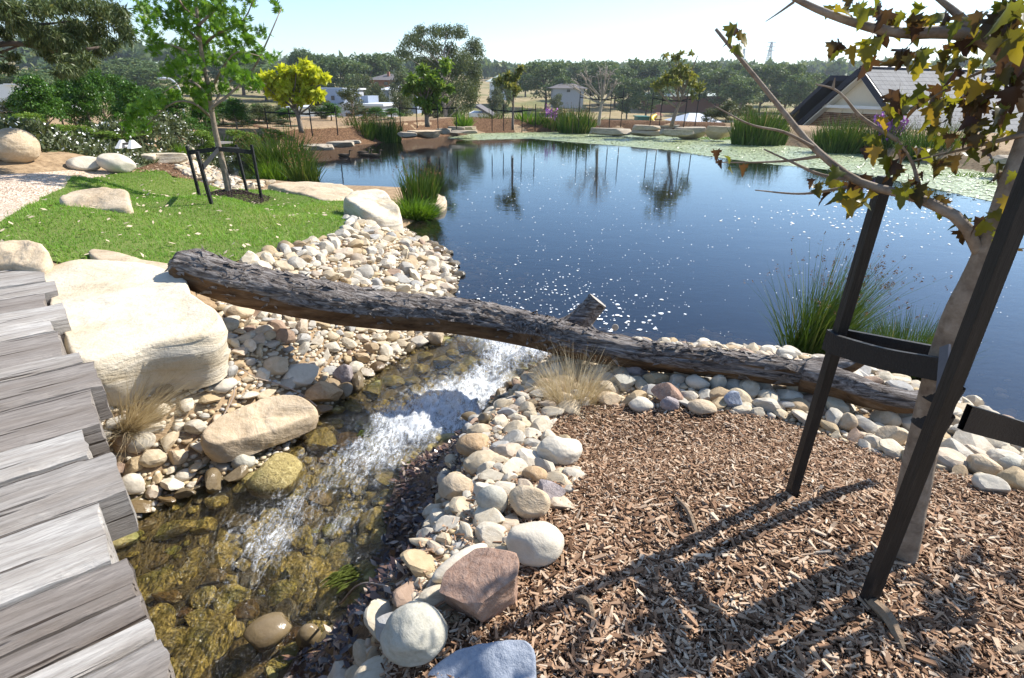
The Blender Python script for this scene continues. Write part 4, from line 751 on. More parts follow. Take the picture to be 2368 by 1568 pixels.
# ------------------------------------------------------------------ reeds and tufts
M['reed'] = leafmat('reed_green', [(0, (.035, .075, .012)), (.45, (.075, .14, .02)), (.8, (.15, .20, .05)), (1, (.33, .24, .11))], .25, .5)
M['reedhead'] = plain('reed_seed_head', (.20, .11, .05), .9, .4, 80)
M['dry'] = leafmat('dry_grass', [(0, (.40, .31, .17)), (.5, (.56, .46, .29)), (1, (.70, .63, .46))], .3, .6, tc=(1, .95, .8))
M['fresh'] = leafmat('fresh_grass', [(0, (.06, .14, .012)), (.5, (.12, .23, .025)), (1, (.21, .32, .05))], .4, .5)
M['flower'] = plain('purple_flower', (.42, .14, .46), .7, .3, 60)
def reed_clump(u, v, hpx, wpx, n, label, zg=None, lean=.22, seed=1, mat_='reed', heads=.35, fl=0, dirx=0.0, W=None, bend=.25, name='reed_clump', cat='reeds', group='reed clumps around the pond', spread_y=.5, hs=1.0):
    rng = np.random.default_rng(seed); p = PG(u, v) if zg is None else P(u, v, zg); t_ = dep(p)/FPX; Hh = hpx*t_; R = wpx*t_*.5
    o = thing(name, label, cat, p, 0, group)
    rr = np.sqrt(rng.uniform(0, 1, n)); aa = rng.uniform(0, 6.3, n); b = np.column_stack([rr*np.cos(aa)*R, rr*np.sin(aa)*R*spread_y, 0*aa-.03])
    ln = np.abs(rng.normal(0, lean, n))+rr*lean*.5; az = aa+rng.normal(0, .7, n)
    if dirx: az = np.where(rng.uniform(0, 1, n) < .75, rng.normal(0 if dirx > 0 else math.pi, .5, n), az); ln = np.abs(rng.normal(abs(dirx), lean, n))
    L = Hh*rng.beta(4, 2, n)*1.08*(1-.35*rr**2); w = np.full(n, W if W else max(.006, 1.1*t_*2.3))*rng.uniform(.6, 1.2, n)
    V, F, r, tips = blades(b, az, ln, L, w, rng.uniform(-.05, bend, n), 4, np.clip(rng.beta(2, 2.6, n)+.15*(rng.uniform(0, 1, n) < .15), 0, 1), flat=rng.normal(0, .5, n))
    MB().add(V, F, r).build('stems', M[mat_], o)
    if heads:
        k = np.where((rng.uniform(0, 1, n) < heads) & (L > Hh*.62))[0]; mb = MB()
        for i_ in k:
            for _ in range(7):
                c = tips[i_]+rng.normal(0, 1, 3)*[.012, .012, .02]*(.4+t_*90)*.8*hs; s_ = rng.uniform(.5, 1.2)*(.006+t_*.7)*hs; d = unit(rng.normal(0, 1, 3)+[0, 0, .6]); e = unit(np.cross(d, rng.normal(0, 1, 3)))
                mb.add([c-d*s_, c+e*s_*.5, c+d*s_, c-e*s_*.5], [[0, 1, 2, 3]])
        if mb.n: mb.build('seed_heads', M['reedhead'], o, kind='stuff')
    if fl:
        mb = MB()
        for _ in range(fl):
            x, y = rng.normal(0, R*.45), rng.normal(0, R*.3); h0 = Hh*rng.uniform(.62, .98)
            for q_ in range(10):
                c = np.array([x+rng.normal(0, .02), y+rng.normal(0, .02), h0-q_*.035]); s_ = .05; d = unit(rng.normal(0, 1, 3)); e = unit(np.cross(d, rng.normal(0, 1, 3))); mb.add([c-d*s_, c+e*s_*.6, c+d*s_, c-e*s_*.6], [[0, 1, 2, 3]])
        mb.build('flower_spikes', M['flower'], o, kind='stuff')
    return o
reed_clump(655, 405, 130, 110, 900, 'big leaning reed clump with rusty tips in the left of the pond', zg=-.02, seed=1, lean=.30)
reed_clump(705, 425, 90, 60, 300, 'smaller reed tuft at the water right of the big left clump', zg=-.02, seed=2, lean=.2)
reed_clump(630, 420, 70, 60, 260, 'pale green reeds in front of the big left clump', zg=-.02, seed=21, lean=.2, mat_='fresh', heads=0)
reed_clump(972, 482, 135, 70, 420, 'tall reed tuft growing beside the cream slab', zg=.02, seed=3, lean=.13)
reed_clump(955, 500, 70, 90, 900, 'bright green grassy mound at the foot of the tall reed tuft', zg=.02, seed=4, lean=.5, mat_='fresh', heads=0, bend=.6)
reed_clump(835, 330, 78, 56, 330, 'rust-tipped reeds left of the far rock ledge', zg=.0, seed=5, heads=.7, lean=.16, hs=1.3)
reed_clump(888, 328, 74, 76, 420, 'dark reeds standing beside the rust-tipped clump on the far bank', zg=.0, seed=6, heads=.3, lean=.14)
reed_clump(1142, 304, 54, 64, 380, 'reeds at the left edge of the duckweed on the far shore', zg=.0, seed=7, lean=.25)
reed_clump(1072, 298, 50, 34, 180, 'yellow-green grass tuft behind the far ledge', zg=.2, seed=8, lean=.3, mat_='fresh', heads=0)
reed_clump(1220, 303, 62, 60, 380, 'light green reeds on the far shore, second from left at the duckweed', zg=.02, seed=9, mat_='fresh', heads=.2)
reed_clump(1275, 304, 60, 50, 260, 'reeds mixed with purple flowers on the far shore', zg=.02, seed=10, fl=10)
reed_clump(1330, 308, 70, 76, 460, 'brown-topped reeds left of the far rock ledges', zg=.02, seed=11, heads=.6)
reed_clump(1752, 334, 98, 120, 1100, 'dense dark reed bed on the far right bank before the house', zg=.02, seed=12, lean=.13)
reed_clump(1945, 352, 92, 130, 1100, 'dark reeds with purple flowers directly below the house gable', zg=.02, seed=13, lean=.16, heads=.4, fl=0)
reed_clump(2042, 358, 98, 80, 600, 'purple-flowering reeds in front of the tiled roof', zg=.02, seed=14, lean=.16, fl=46)
reed_clump(2150, 372, 110, 130, 900, 'reeds with brown seed heads before the tiled roof', zg=.02, seed=15, lean=.22, heads=.5)
reed_clump(465, 345, 70, 60, 260, 'pale reeds growing through the boardwalk edge', zg=.1, seed=16, mat_='fresh', heads=.1)
reed_clump(515, 345, 44, 60, 240, 'thin green reeds fringing the boardwalk over the inlet water', zg=.05, seed=71, mat_='fresh', heads=0)
reed_clump(405, 352, 30, 70, 220, 'low green tuft fringing the land end of the boardwalk', seed=72, mat_='fresh', heads=0)
reed_clump(565, 335, 50, 50, 240, 'dark green reeds at the far end of the boardwalk', zg=.05, seed=73)
reed_clump(600, 335, 46, 60, 260, 'low reeds behind the big left clump', zg=.1, seed=17, mat_='fresh', heads=0)
reed_clump(1868, 818, 300, 110, 900, 'tall green rushes with brown heads behind the log, fanning right', zg=.0, seed=18, lean=.22, heads=.45, dirx=.33, W=.006, bend=.22, hs=.75)
reed_clump(2085, 850, 170, 200, 1700, 'short fine green rushes at the shore behind the strap', zg=.0, seed=19, lean=.22, heads=.15, W=.0042, hs=.3)
reed_clump(1985, 815, 130, 90, 420, 'small rush tuft between the tall rushes and the fine rushes', zg=.0, seed=20, lean=.2, heads=.2, W=.003, hs=.3)
reed_clump(290, 985, 240, 50, 800, 'tawny dry grass tuft bent over beside the bridge', seed=22, lean=.3, mat_='dry', heads=0, dirx=.85, W=.0022, bend=.35, name='grass_tuft', cat='grass tuft', group='dry grass tufts')
reed_clump(1320, 925, 170, 110, 1150, 'straw-coloured grass tuft with green base in front of the log', seed=23, lean=.42, mat_='dry', heads=.12, W=.0017, bend=.45, name='grass_tuft', cat='grass tuft', group='dry grass tufts', hs=.3)
reed_clump(1320, 930, 50, 40, 90, 'few green blades at the foot of the straw-coloured tuft', seed=24, lean=.4, mat_='fresh', heads=0, W=.0025, name='grass_tuft', cat='grass tuft', group='dry grass tufts')
for (u, v, w, lb, s_) in [(1560, 314, 80, 'lime green weed patch at the lower ledge', 1), (1140, 303, 60, 'low green weeds left of the reeds on the far shore', 2), (1400, 306, 40, 'green weeds under the brown-topped reeds', 3), (1665, 322, 110, 'green weeds at the foot of the reddish boulder', 4), (2230, 405, 160, 'leafy green weeds spreading over the duckweed at right', 5), (2330, 425, 130, 'leafy weeds floating near the right bank', 6), (1015, 290, 70, 'low weeds behind the far ledge', 7)]:
    reed_clump(u, v, 14, w, 500, lb, zg=.01, seed=50+s_, lean=.9, mat_='fresh', heads=0, name='weed_patch', cat='weeds', group='green weed patches', W=.03, bend=.5)
# ------------------------------------------------------------------ trees
t = NT('young_bark'); n = t.noise(t.co(), 26, 6, .7); n2 = t.noise(t.map(t.co(), (1, 1, 2)), 24, 4); M['barkgrey'] = t.done(t.pbr(t.mix(t.ramp(n2, [(.58, 0.0), (.68, .5)]), t.ramp(n, [(.3, (.13, .095, .07)), (.5, (.23, .18, .135)), (.7, (.32, .265, .21))]), (.12, .085, .06)), .85, t.bump(n, .6, .008), .25))
M['barkpale'] = plain('gum_bark', (.36, .30, .25), .85, .35, 8, .4)
M['barkdark'] = plain('dark_bark', (.10, .075, .06), .9, .35, 12, .4)
t = NT('black_painted_timber'); g = t.noise(t.map(t.co(), (60, 60, 5)), 2, 6, .7, .3); M['black'] = t.done(t.pbr(t.ramp(g, [(.3, (.006, .006, .006)), (.6, (.018, .016, .015)), (.8, (.05, .042, .036))]), .55, t.bump(g, .5, .004), .3))
M['strap'] = plain('black_webbing', (.012, .012, .013), .6, .3, 200, .3)
M['gumleaf'] = leafmat('gum_leaf', [(0, (.045, .07, .028)), (.5, (.09, .125, .045)), (.85, (.15, .175, .07)), (1, (.22, .21, .09))], .3, .45)
M['gumfar'] = leafmat('far_gum_leaf', [(0, (.055, .10, .04)), (.5, (.10, .155, .055)), (.85, (.16, .21, .08)), (1, (.22, .24, .10))], .3, .6)
M['oakleaf'] = leafmat('oak_leaf', [(0, (.07, .17, .015)), (.5, (.12, .25, .025)), (1, (.21, .35, .05))], .5, .4)
M['pear'] = leafmat('pear_leaf', [(0, (.03, .09, .015)), (.5, (.065, .15, .022)), (1, (.14, .25, .045))], .35, .35)
M['yellow'] = leafmat('golden_leaf', [(0, (.42, .48, .02)), (.5, (.60, .63, .04)), (1, (.74, .74, .12))], .5, .5)
M['lime'] = leafmat('light_green_leaf', [(0, (.09, .17, .025)), (.5, (.16, .26, .04)), (1, (.28, .36, .07))], .4, .45)
M['olive'] = leafmat('olive_leaf', [(0, (.05, .075, .03)), (.5, (.10, .125, .055)), (1, (.19, .20, .10))], .25, .5)
M['sparse'] = leafmat('thin_leaf', [(0, (.12, .15, .04)), (.5, (.20, .22, .06)), (1, (.34, .30, .10))], .35, .5)
def leaves(C, L, W, rng, droop=0.0, r=None, shape='q'):
    n = len(C); a = unit(rng.normal(0, 1, (n, 3))+[0, 0, -droop]); b = unit(np.cross(a, rng.normal(0, 1, (n, 3)))); L = L*rng.uniform(.6, 1.3, n); W = W*rng.uniform(.7, 1.2, n); r = rng.beta(2, 2, n) if r is None else r
    if shape == 'q':
        V = np.stack([C, C+a*(L*.45)[:, None]+b*(W*.5)[:, None], C+a*L[:, None], C+a*(L*.45)[:, None]-b*(W*.5)[:, None]], 1); k = 4
    else:   # lobed oak leaf
        pr = [(0, 0), (.16, .05), (.26, .5), (.36, .07), (.52, .62), (.60, .08), (.80, .42), (.80, .06), (1.05, 0)]
        pr = pr+[(x, -y) for x, y in pr[-2:0:-1]]; k = len(pr)
        V = np.stack([C+a*(L*x)[:, None]+b*(W*y)[:, None] for x, y in pr], 1)
    return V.reshape(-1, 3), np.arange(n*k).reshape(n, k), np.repeat(r, k)
def clump_pts(rng, n, cl, shell=.35):
    cl = np.array(cl, float); wgt = (cl[:, 3]*cl[:, 4]*cl[:, 5])**.7; i = rng.choice(len(cl), n, p=wgt/wgt.sum()); d = unit(rng.normal(0, 1, (n, 3))); rad = (shell+(1-shell)*rng.uniform(0, 1, n))**.8
    return cl[i, :3]+d*cl[i, 3:]*rad[:, None]
def gum_proto(seed, nclump, nleaf, lsz, spread=.34, low=.25, tall=1.0, mat_='gumfar', trunk='barkdark', cone=False):
    """unit-height tree: (trunk mesh, crown mesh)"""
    rng = np.random.default_rng(seed); cl = []
    for _ in range(nclump):
        h = low+(1-low)*rng.beta(1.6, 1.3); prof = spread*math.sin(math.pi*min(.97, max(.12, (h-low*.6)/(1.12-low*.6))))**.7; prof = spread*(1.05-h)**.75*1.25 if cone else prof; a = rng.uniform(0, 6.3); rr = prof*math.sqrt(rng.uniform(0.05, 1)); s_ = rng.uniform(.06, .12)
        cl.append((rr*math.cos(a), rr*math.sin(a), min(h, .95), s_*1.25, s_*1.25, s_*.8))
    V, F, r = leaves(clump_pts(rng, nleaf, cl), lsz, lsz*.5, rng, .5); cr = MB().add(V, F, r).mesh('crown', M[mat_])
    mb = MB(); add_tube(mb, spline([(0, 0, -.05), (.01, 0, .2), (-.01, .01, .5), (0, 0, .8)], 8), np.linspace(.022, .006, 8), k=6)
    for c in cl[::max(1, nclump//9)]: add_tube(mb, spline([(0, 0, max(.12, c[2]*.55)), (c[0]*.5, c[1]*.5, c[2]*.72), (c[0], c[1], c[2])], 5), np.linspace(.010, .002, 5), k=4)
    return mb.mesh('trunk', M[trunk]), cr
def put_tree(name, pr, loc, h, w, label, cat='tree', group=None, rz=0.0):
    o = thing(name, label, cat, loc, rz, group); o.scale = (w, w, h); link('trunk', pr[0], o); link('crown', pr[1], o); return o
def at_r(u, v, r, z=None):       # the place r metres away in the direction of the sighting, on the ground
    d = ray(u, v); k = unit(d[:2]); p = np.array([k[0]*r, k[1]*r, 0]); p[2] = Hn(p) if z is None else z; return p
def tree_px(name, pr, u, vtop, wpx, r, label, **k):
    p = at_r(u, 200, r); y = p[1]; top = D(u, vtop, y); h = top[2]-p[2]; w = wpx*dep(top)/FPX/.72; return put_tree(name, pr, p, h, w, label, rz=k.pop('rz', (u*7.3) % 6.28), **k)

GP = [gum_proto(400+k, 46, 4200, .058, [.36, .42, .32, .38][k], [.22, .3, .18, .35][k]) for k in range(4)]
GC = [gum_proto(420+k, 60, 6000, .042, .36, .14, mat_='pear', trunk='barkgrey', cone=True) for k in range(2)]       # upright conical trees
GO = [gum_proto(430+k, 44, 4200, .05, .33, .03, mat_='olive', trunk='barkgrey') for k in range(2)]     # shrubby
GL = [gum_proto(440+k, 40, 4200, .05, .36, .02, mat_='lime', trunk='barkgrey') for k in range(2)]
# ridge woods: one far mass
rng = np.random.default_rng(77); mb = MB(); C = []
for _ in range(520):
    az = rng.uniform(-.95, .95); r = rng.uniform(250, 430); p = np.array([math.sin(az)*r, math.cos(az)*r]); z = float(H(p[0], p[1])); h = rng.uniform(3.0, 6.5)*(1.5 if az < -.45 else 1); w = h*rng.uniform(.45, .75)
    for _ in range(5): C.append((p[0]+rng.normal(0, w*.35), p[1]+rng.normal(0, w*.35), z+h*rng.uniform(.4, .9), w*.42, w*.42, h*.22))
V, F, r = leaves(clump_pts(rng, 60000, C, .5), 3.0, 2.0, rng, .2); mb.add(V, F, r); mb.build('distant_woods', M['gumfar'], kind='stuff', label='blue-green wooded ridge along the horizon')
# individual gums between the fields and the ridge
ordn = ['first', 'second', 'third', 'fourth', 'fifth', 'sixth', 'seventh', 'eighth', 'ninth', 'tenth', 'eleventh', 'twelfth', 'thirteenth', 'fourteenth', 'fifteenth', 'sixteenth', 'seventeenth', 'eighteenth', 'nineteenth', 'twentieth', 'twenty-first', 'twenty-second', 'twenty-third', 'twenty-fourth']
rowR = [(1215, 150, 70, 150), (1262, 136, 110, 118), (1300, 172, 66, 110), (1345, 140, 90, 140), (1385, 138, 100, 128), (1425, 150, 90, 122), (1455, 176, 70, 100), (1480, 132, 100, 135), (1530, 136, 100, 130), (1500, 176, 84, 98), (1560, 150, 100, 120), (1605, 145, 96, 128), (1640, 140, 80, 150), (1660, 155, 110, 112), (1700, 140, 90, 140), (1720, 175, 90, 100), (1765, 145, 110, 118), (1800, 148, 90, 140), (1825, 142, 86, 120), (1850, 170, 80, 105), (1885, 165, 70, 120)]
for k, (u, vt, w, r) in enumerate(rowR):
    tree_px('gum_tree', GP[k % 4], u, vt+6, w, r, '%s gum tree counted from the left along the far field right of the tall eucalypt' % ordn[k], group='gum trees along the far field')
rowL = [(180, 140, 110, 150), (240, 146, 90, 130), (300, 136, 120, 150), (345, 152, 90, 120), (400, 140, 100, 140), (560, 118, 110, 140), (610, 150, 100, 120), (660, 148, 90, 135), (703, 112, 50, 120), (740, 125, 70, 125), (790, 135, 80, 110), (852, 124, 84, 120), (895, 122, 66, 125), (120, 160, 100, 110), (60, 165, 110, 100)]
for k, (u, vt, w, r) in enumerate(sorted(rowL)):
    tree_px('gum_tree', GP[(k+1) % 4], u, vt+2, w*1.3, r, '%s dark gum tree from the left on the hill behind the flower hedge' % ordn[k], group='gum trees on the left hill')
# tall central eucalypt, with open upper crown
def big_gum():
    rng = np.random.default_rng(91); p = at_r(1030, 200, 46); h = D(1020, 46, p[1])[2]-p[2]; s_ = dep(np.array([p[0], p[1], 3.]))/FPX
    o = thing('eucalypt', 'tallest eucalypt in the middle with drooping olive foliage', 'tree', p); cl = []
    for (u, v, w, hh) in [(955, 85, 40, 24), (975, 70, 36, 22), (1005, 65, 40, 26), (1030, 72, 40, 26), (1060, 75, 42, 28), (1090, 95, 40, 30), (1100, 110, 30, 36), (940, 110, 36, 20), (970, 105, 40, 26), (945, 130, 40, 18), (1000, 110, 44, 30), (1040, 115, 44, 34), (1075, 135, 46, 40), (1095, 165, 44, 40), (1050, 160, 50, 46), (1010, 145, 50, 34), (975, 145, 40, 26), (1080, 200, 44, 46), (1050, 210, 50, 50), (1095, 215, 34, 40), (1040, 255, 54, 40), (1070, 250, 40, 44), (1105, 190, 30, 34), (1010, 190, 50, 40), (1015, 240, 50, 50), (1060, 285, 50, 34), (985, 175, 44, 30)]:
        for _ in range(2):
            c = D(u+rng.normal(0, 6), v+rng.normal(0, 6), p[1]+rng.normal(0, 1.0))-p; cl.append((*c, w*s_*.5, w*s_*.5, hh*s_*.6))
    V, F, r = leaves(clump_pts(rng, 26000, cl, .2), .20, .065, rng, 1.1); MB().add(V, F, r).build('crown', M['gumleaf'], o)
    mb = MB(); add_tube(mb, spline([(0, 0, -.3), (.05, 0, h*.2), (-.2, 0, h*.42), (-.1, .1, h*.62), (0, 0, h*.8)], 14), np.linspace(.26, .05, 14), k=8)
    for c in cl[::2]: add_tube(mb, spline([(-.05, 0, max(h*.25, c[2]-h*.22)), (c[0]*.55, c[1]*.5, c[2]-h*.08), (c[0], c[1], c[2])], 6), np.linspace(.06, .012, 6), k=5)
    mb.build('trunk', M['barkpale'], o, smooth=True)
big_gum()
# stakes and ties
def stakes(o, pos, hs, w=.024):
    for (x, y), h in zip(pos, hs):
        mb = MB(); mb.add(*box((x, y, h/2-.05), w, w, h+.1)); mb.build('stake', M['black'], o)
def tie(o, a, b, w=.03, th=.006):
    mb = MB(); mb.add(*bar(a, b, th, w)); mb.build('strap', M['strap'], o)
def staked_tree(name, u, v, vtop, label, crown, mat_, lsz, nleaf, zg=None, trunk_r=.05, shape='q', sp=.5, hs=1.0, bare=0, seed=1, tm='barkgrey', lean=0.0, ld=.3, lw=.5):
    """crown: (u, v, w, h) sightings of foliage lumps"""
    rng = np.random.default_rng(seed); p = PG(u, v) if zg is None else P(u, v, zg); s_ = dep(p)/FPX; o = thing(name, label, 'tree', p, 0, 'young trees tied to black stakes'); cl = []
    for (a, b, w, h) in crown:
        for _ in range(3):
            q = D(a+rng.normal(0, w*.3), b+rng.normal(0, h*.3), p[1]+rng.normal(0, w*s_*.25))-p; cl.append((*q, w*s_*.22, w*s_*.22, h*s_*.22))
    top = D(u+(1130-u)*-.04*(v-vtop)/70, vtop, p[1])-p; top[0] += lean
    if nleaf:
        V, F, r = leaves(clump_pts(rng, nleaf, cl, .15), lsz, lsz*lw, rng, ld, shape=shape); MB().add(V, F, r).build('crown', M[mat_], o)
    mb = MB(); n = 12; ph = top[2]; tx = top[0]
    tr = spline([(0, 0, -.05), (tx*.12, 0, ph*.15), (tx*.4, 0, ph*.42), (tx*.72, 0, ph*.72), (tx, 0, ph*.98)], n); add_tube(mb, tr, np.linspace(trunk_r, trunk_r*.2, n), k=8)
    for c in cl[::(1 if bare else 2)]:
        k = max(1, min(n-3, int(n*(c[2]/ph)*.55))); add_tube(mb, spline([tr[k], tr[k]*.4+np.array(c[:3])*.6+[0, 0, -.04*ph], c[:3]], 6), np.linspace(trunk_r*.42, trunk_r*.08, 6), k=5)
        if bare:
            for _ in range(bare): e = np.array(c[:3])+rng.normal(0, 1, 3)*np.array([c[3], c[4], c[5]])*1.2; add_tube(mb, spline([np.array(c[:3])*.75+tr[k]*.25, (np.array(c[:3])+e)/2+[0, 0, .02], e], 4), np.linspace(trunk_r*.16, trunk_r*.05, 4), k=4)
    mb.build('trunk', M[tm], o, smooth=True)
    stakes(o, [(-sp, -.1), (-sp*.45, .28), (sp*.45, -.28), (sp*1.1, .1)], [hs*.95, hs, hs*.98, hs*1.05])
    tie(o, (-sp, -.1, hs*.78), (0, 0, hs*.72)); tie(o, (0, 0, hs*.72), (sp*1.1, .1, hs*.8)); tie(o, (-sp*.45, .28, hs*.72), (sp*.45, -.28, hs*.72))
    return o
staked_tree('golden_tree', 697, 303, 150, 'bright golden-yellow tree tied to black stakes', [(640, 190, 60, 30), (665, 175, 50, 30), (690, 170, 50, 36), (715, 175, 50, 36), (740, 182, 40, 24), (650, 205, 70, 36), (690, 200, 70, 44), (725, 205, 50, 40), (668, 222, 40, 30), (702, 222, 44, 30), (622, 180, 40, 18), (752, 178, 30, 16), (690, 158, 30, 20), (660, 163, 30, 20), (718, 160, 30, 18)], 'yellow', .15, 5000, zg=.42, trunk_r=.07, sp=.8, hs=.55, seed=3, lw=.6)
staked_tree('round_tree', 988, 290, 160, 'round light green tree tied to stakes in front of the tall eucalypt', [(965, 185, 60, 50), (990, 175, 60, 50), (1010, 185, 46, 50), (950, 200, 40, 40), (985, 205, 80, 50), (1015, 210, 40, 40), (970, 225, 60, 40), (1005, 230, 50, 36), (1022, 235, 26, 24)], 'lime', .13, 8000, zg=.42, trunk_r=.08, sp=.8, hs=.62, seed=4, ld=.8)
staked_tree('bare_tree', 1384, 287, 150, 'leafless pale-branched tree tied to stakes on the far bank', [(1350, 180, 40, 30), (1370, 165, 40, 30), (1395, 165, 40, 36), (1415, 175, 40, 30), (1340, 195, 40, 20), (1428, 190, 30, 24), (1385, 180, 40, 36)], 'sparse', .1, 0, zg=.42, trunk_r=.06, sp=.7, hs=1.05, bare=5, seed=5, tm='barkpale')
staked_tree('leafy_sapling', 1552, 290, 125, 'thin-leaved sapling tied to four stakes on the far bank', [(1545, 165, 60, 44), (1575, 160, 60, 44), (1600, 175, 50, 40), (1530, 185, 50, 36), (1570, 190, 60, 40), (1600, 200, 40, 30), (1555, 135, 40, 16), (1580, 128, 36, 14), (1520, 195, 30, 20), (1610, 215, 30, 24)], 'sparse', .14, 2200, zg=.42, trunk_r=.07, sp=.75, hs=1.05, seed=6, lean=.3)
staked_tree('thin_sapling', 1185, 296, 155, 'slender yellowish sapling tied to stakes right of the tall eucalypt', [(1185, 180, 44, 40), (1200, 170, 30, 30), (1175, 200, 40, 36), (1200, 205, 30, 30)], 'sparse', .12, 900, zg=.42, trunk_r=.04, sp=.6, hs=.62, seed=7)

# the young oak on the lawn
def oak():
    rng = np.random.default_rng(15); p = PG(534, 467); s_ = dep(p)/FPX; yb = p[1]; o = thing('young_oak', 'young oak with star-shaped green leaves staked on the lawn', 'tree', p)
    W_ = lambda u, v, dy=0.0: D(u, v, yb+dy)-p
    tr = spline([W_(534, 470), W_(522, 410), W_(508, 350), W_(495, 290), W_(488, 250), W_(482, 200), W_(470, 150), W_(462, 90), W_(455, 30), W_(450, -60)], 30); mb = MB(); add_tube(mb, tr, np.linspace(.036, .012, 30), k=10, rough=.08)
    for path in [[(490, 250), (540, 210), (585, 160), (620, 90), (650, 20)], [(486, 230), (460, 200), (420, 190), (375, 215)], [(485, 215), (520, 150), (560, 120), (600, 130)], [(470, 150), (430, 120), (370, 95), (320, 70)], [(465, 110), (500, 80), (560, 50), (590, -10)], [(462, 95), (420, 60), (370, 30)], [(455, 40), (420, 10), (400, -40)], [(458, 60), (500, 20), (540, -30)], [(495, 280), (450, 240), (410, 235), (370, 260), (340, 290)], [(488, 255), (530, 190), (560, 175), (615, 195)]]:
        pw = np.array([W_(u, v, rng.normal(0, .18)) for u, v in path]); add_tube(mb, spline(pw, 10), np.linspace(.016, .004, 10), k=6)
    mb.build('trunk', M['barkgrey'], o, smooth=True)
    cl = [W_(u, v, rng.normal(0, .25)).tolist()+[w*s_*.5, w*s_*.5, h*s_*.5] for (u, v, w, h) in [(350, 30, 60, 40), (345, 60, 50, 50), (360, 100, 40, 40), (390, 40, 60, 50), (420, 20, 70, 40), (430, 60, 70, 50), (470, 30, 80, 50), (500, 50, 70, 50), (460, 90, 70, 50), (420, 110, 60, 40), (440, 140, 70, 44), (480, 130, 60, 50), (520, 85, 60, 50), (550, 55, 60, 50), (540, 105, 50, 40), (575, 90, 50, 36), (595, 120, 40, 30), (410, 150, 60, 36), (390, 165, 40, 24), (450, 175, 60, 40), (430, 205, 50, 30), (470, 205, 50, 40), (455, 240, 40, 30), (400, 215, 40, 30), (340, 245, 60, 44), (305, 265, 50, 44), (330, 285, 50, 40), (300, 300, 40, 36), (370, 230, 50, 30), (345, 225, 44, 26), (560, 175, 60, 24), (590, 190, 40, 30), (540, 160, 40, 24), (520, 200, 50, 24), (625, 130, 36, 22), (640, 15, 40, 22), (605, 70, 34, 24), (575, 5, 30, 20), (500, 10, 80, 40), (400, -20, 120, 40), (500, -30, 120, 40), (470, 215, 40, 30), (530, 130, 40, 30), (560, 130, 36, 24), (330, 10, 40, 30)]]
    V, F, r = leaves(clump_pts(rng, 2900, cl, .1), .066, .068, rng, .45, shape='o'); MB().add(V, F, r).build('crown', M['oakleaf'], o)
    for (a, b) in [((432, 338), (464, 463)), ((455, 350), (490, 473)), ((545, 335), (574, 452)), ((581, 335), (606, 465))]:
        g = PG(*b); tp = D(a[0], a[1], g[1]); mb = MB(); mb.add(*bar(g-p-[0, 0, .05], tp-p, .026, .026, (0, 1, 0))); mb.build('stake', M['black'], o)
    t0 = W_(505, 345, -.05)
    for (u, v, y_) in [(436, 353, PG(464, 463)[1]), (470, 386, PG(490, 473)[1]), (553, 345, PG(574, 452)[1]), (582, 352, PG(606, 465)[1])]: tie(o, t0, D(u, v, y_)-p, .045)
oak()

# foreground eucalypt limb reaching in at the top left
def left_gum():
    rng = np.random.default_rng(19); Y = 7.0; base = np.array([-9.2, 7.6, 0]); base[2] = Hn(base); o = thing('overhanging_eucalypt', 'large eucalypt reaching in from the left with hanging foliage', 'tree', base)
    W_ = lambda u, v, dy=0.0: D(u, v, Y+dy)-base
    mb = MB(); add_tube(mb, spline([(0, 0, -.2), (.1, 0, 1.2), (.25, -.1, 2.2), (.4, -.3, 3.4), (.5, -.4, 4.6)], 14), np.linspace(.22, .10, 14), k=12)
    for path, r0 in [([(-220, 190), (-100, 130), (0, 103), (60, 103), (110, 112), (170, 118), (240, 108)], .06), ([(-150, 30), (0, 40), (80, 55), (160, 50)], .04), ([(0, 122), (40, 108), (70, 100)], .02), ([(100, 20), (150, 0), (200, -30)], .03), ([(-100, 160), (0, 130), (30, 140)], .03), ([(110, 112), (150, 140), (200, 150)], .02)]:
        add_tube(mb, spline(np.array([W_(u, v, rng.normal(0, .1)) for u, v in path]), 16), np.linspace(r0*.8, r0*.2, 16), k=8)
    mb.build('trunk', M['barkdark'], o, smooth=True)
    cl = []
    s_ = Y*1.05/FPX
    for (u, v, w, h) in [(20, 20, 90, 50), (90, 15, 90, 40), (160, 10, 80, 40), (220, 20, 80, 50), (260, 40, 60, 50), (285, 70, 40, 60), (60, 60, 80, 40), (110, 70, 90, 44), (160, 60, 80, 50), (205, 80, 70, 50), (235, 75, 50, 50), (120, 110, 70, 40), (170, 120, 70, 40), (200, 130, 50, 30), (150, 140, 60, 24), (90, 95, 60, 34), (140, 85, 70, 40), (30, 50, 50, 40), (260, 105, 40, 30), (-60, 40, 100, 60), (-60, 110, 80, 50), (10, 150, 50, 30), (25, 128, 40, 20), (225, 115, 40, 26), (-40, 170, 60, 40), (0, 75, 40, 30), (150, 165, 60, 20), (175, 150, 50, 22), (280, 25, 40, 30)]:
        for _ in range(2): cl.append((*W_(u+rng.normal(0, 8), v+rng.normal(0, 6), rng.normal(0, .45)), w*s_*.36, w*s_*.36, h*s_*.42))
    V, F, r = leaves(clump_pts(rng, 26000, cl, .1), .075, .014, rng, 1.3); MB().add(V, F, r).build('crown', M['gumleaf'], o)
left_gum()

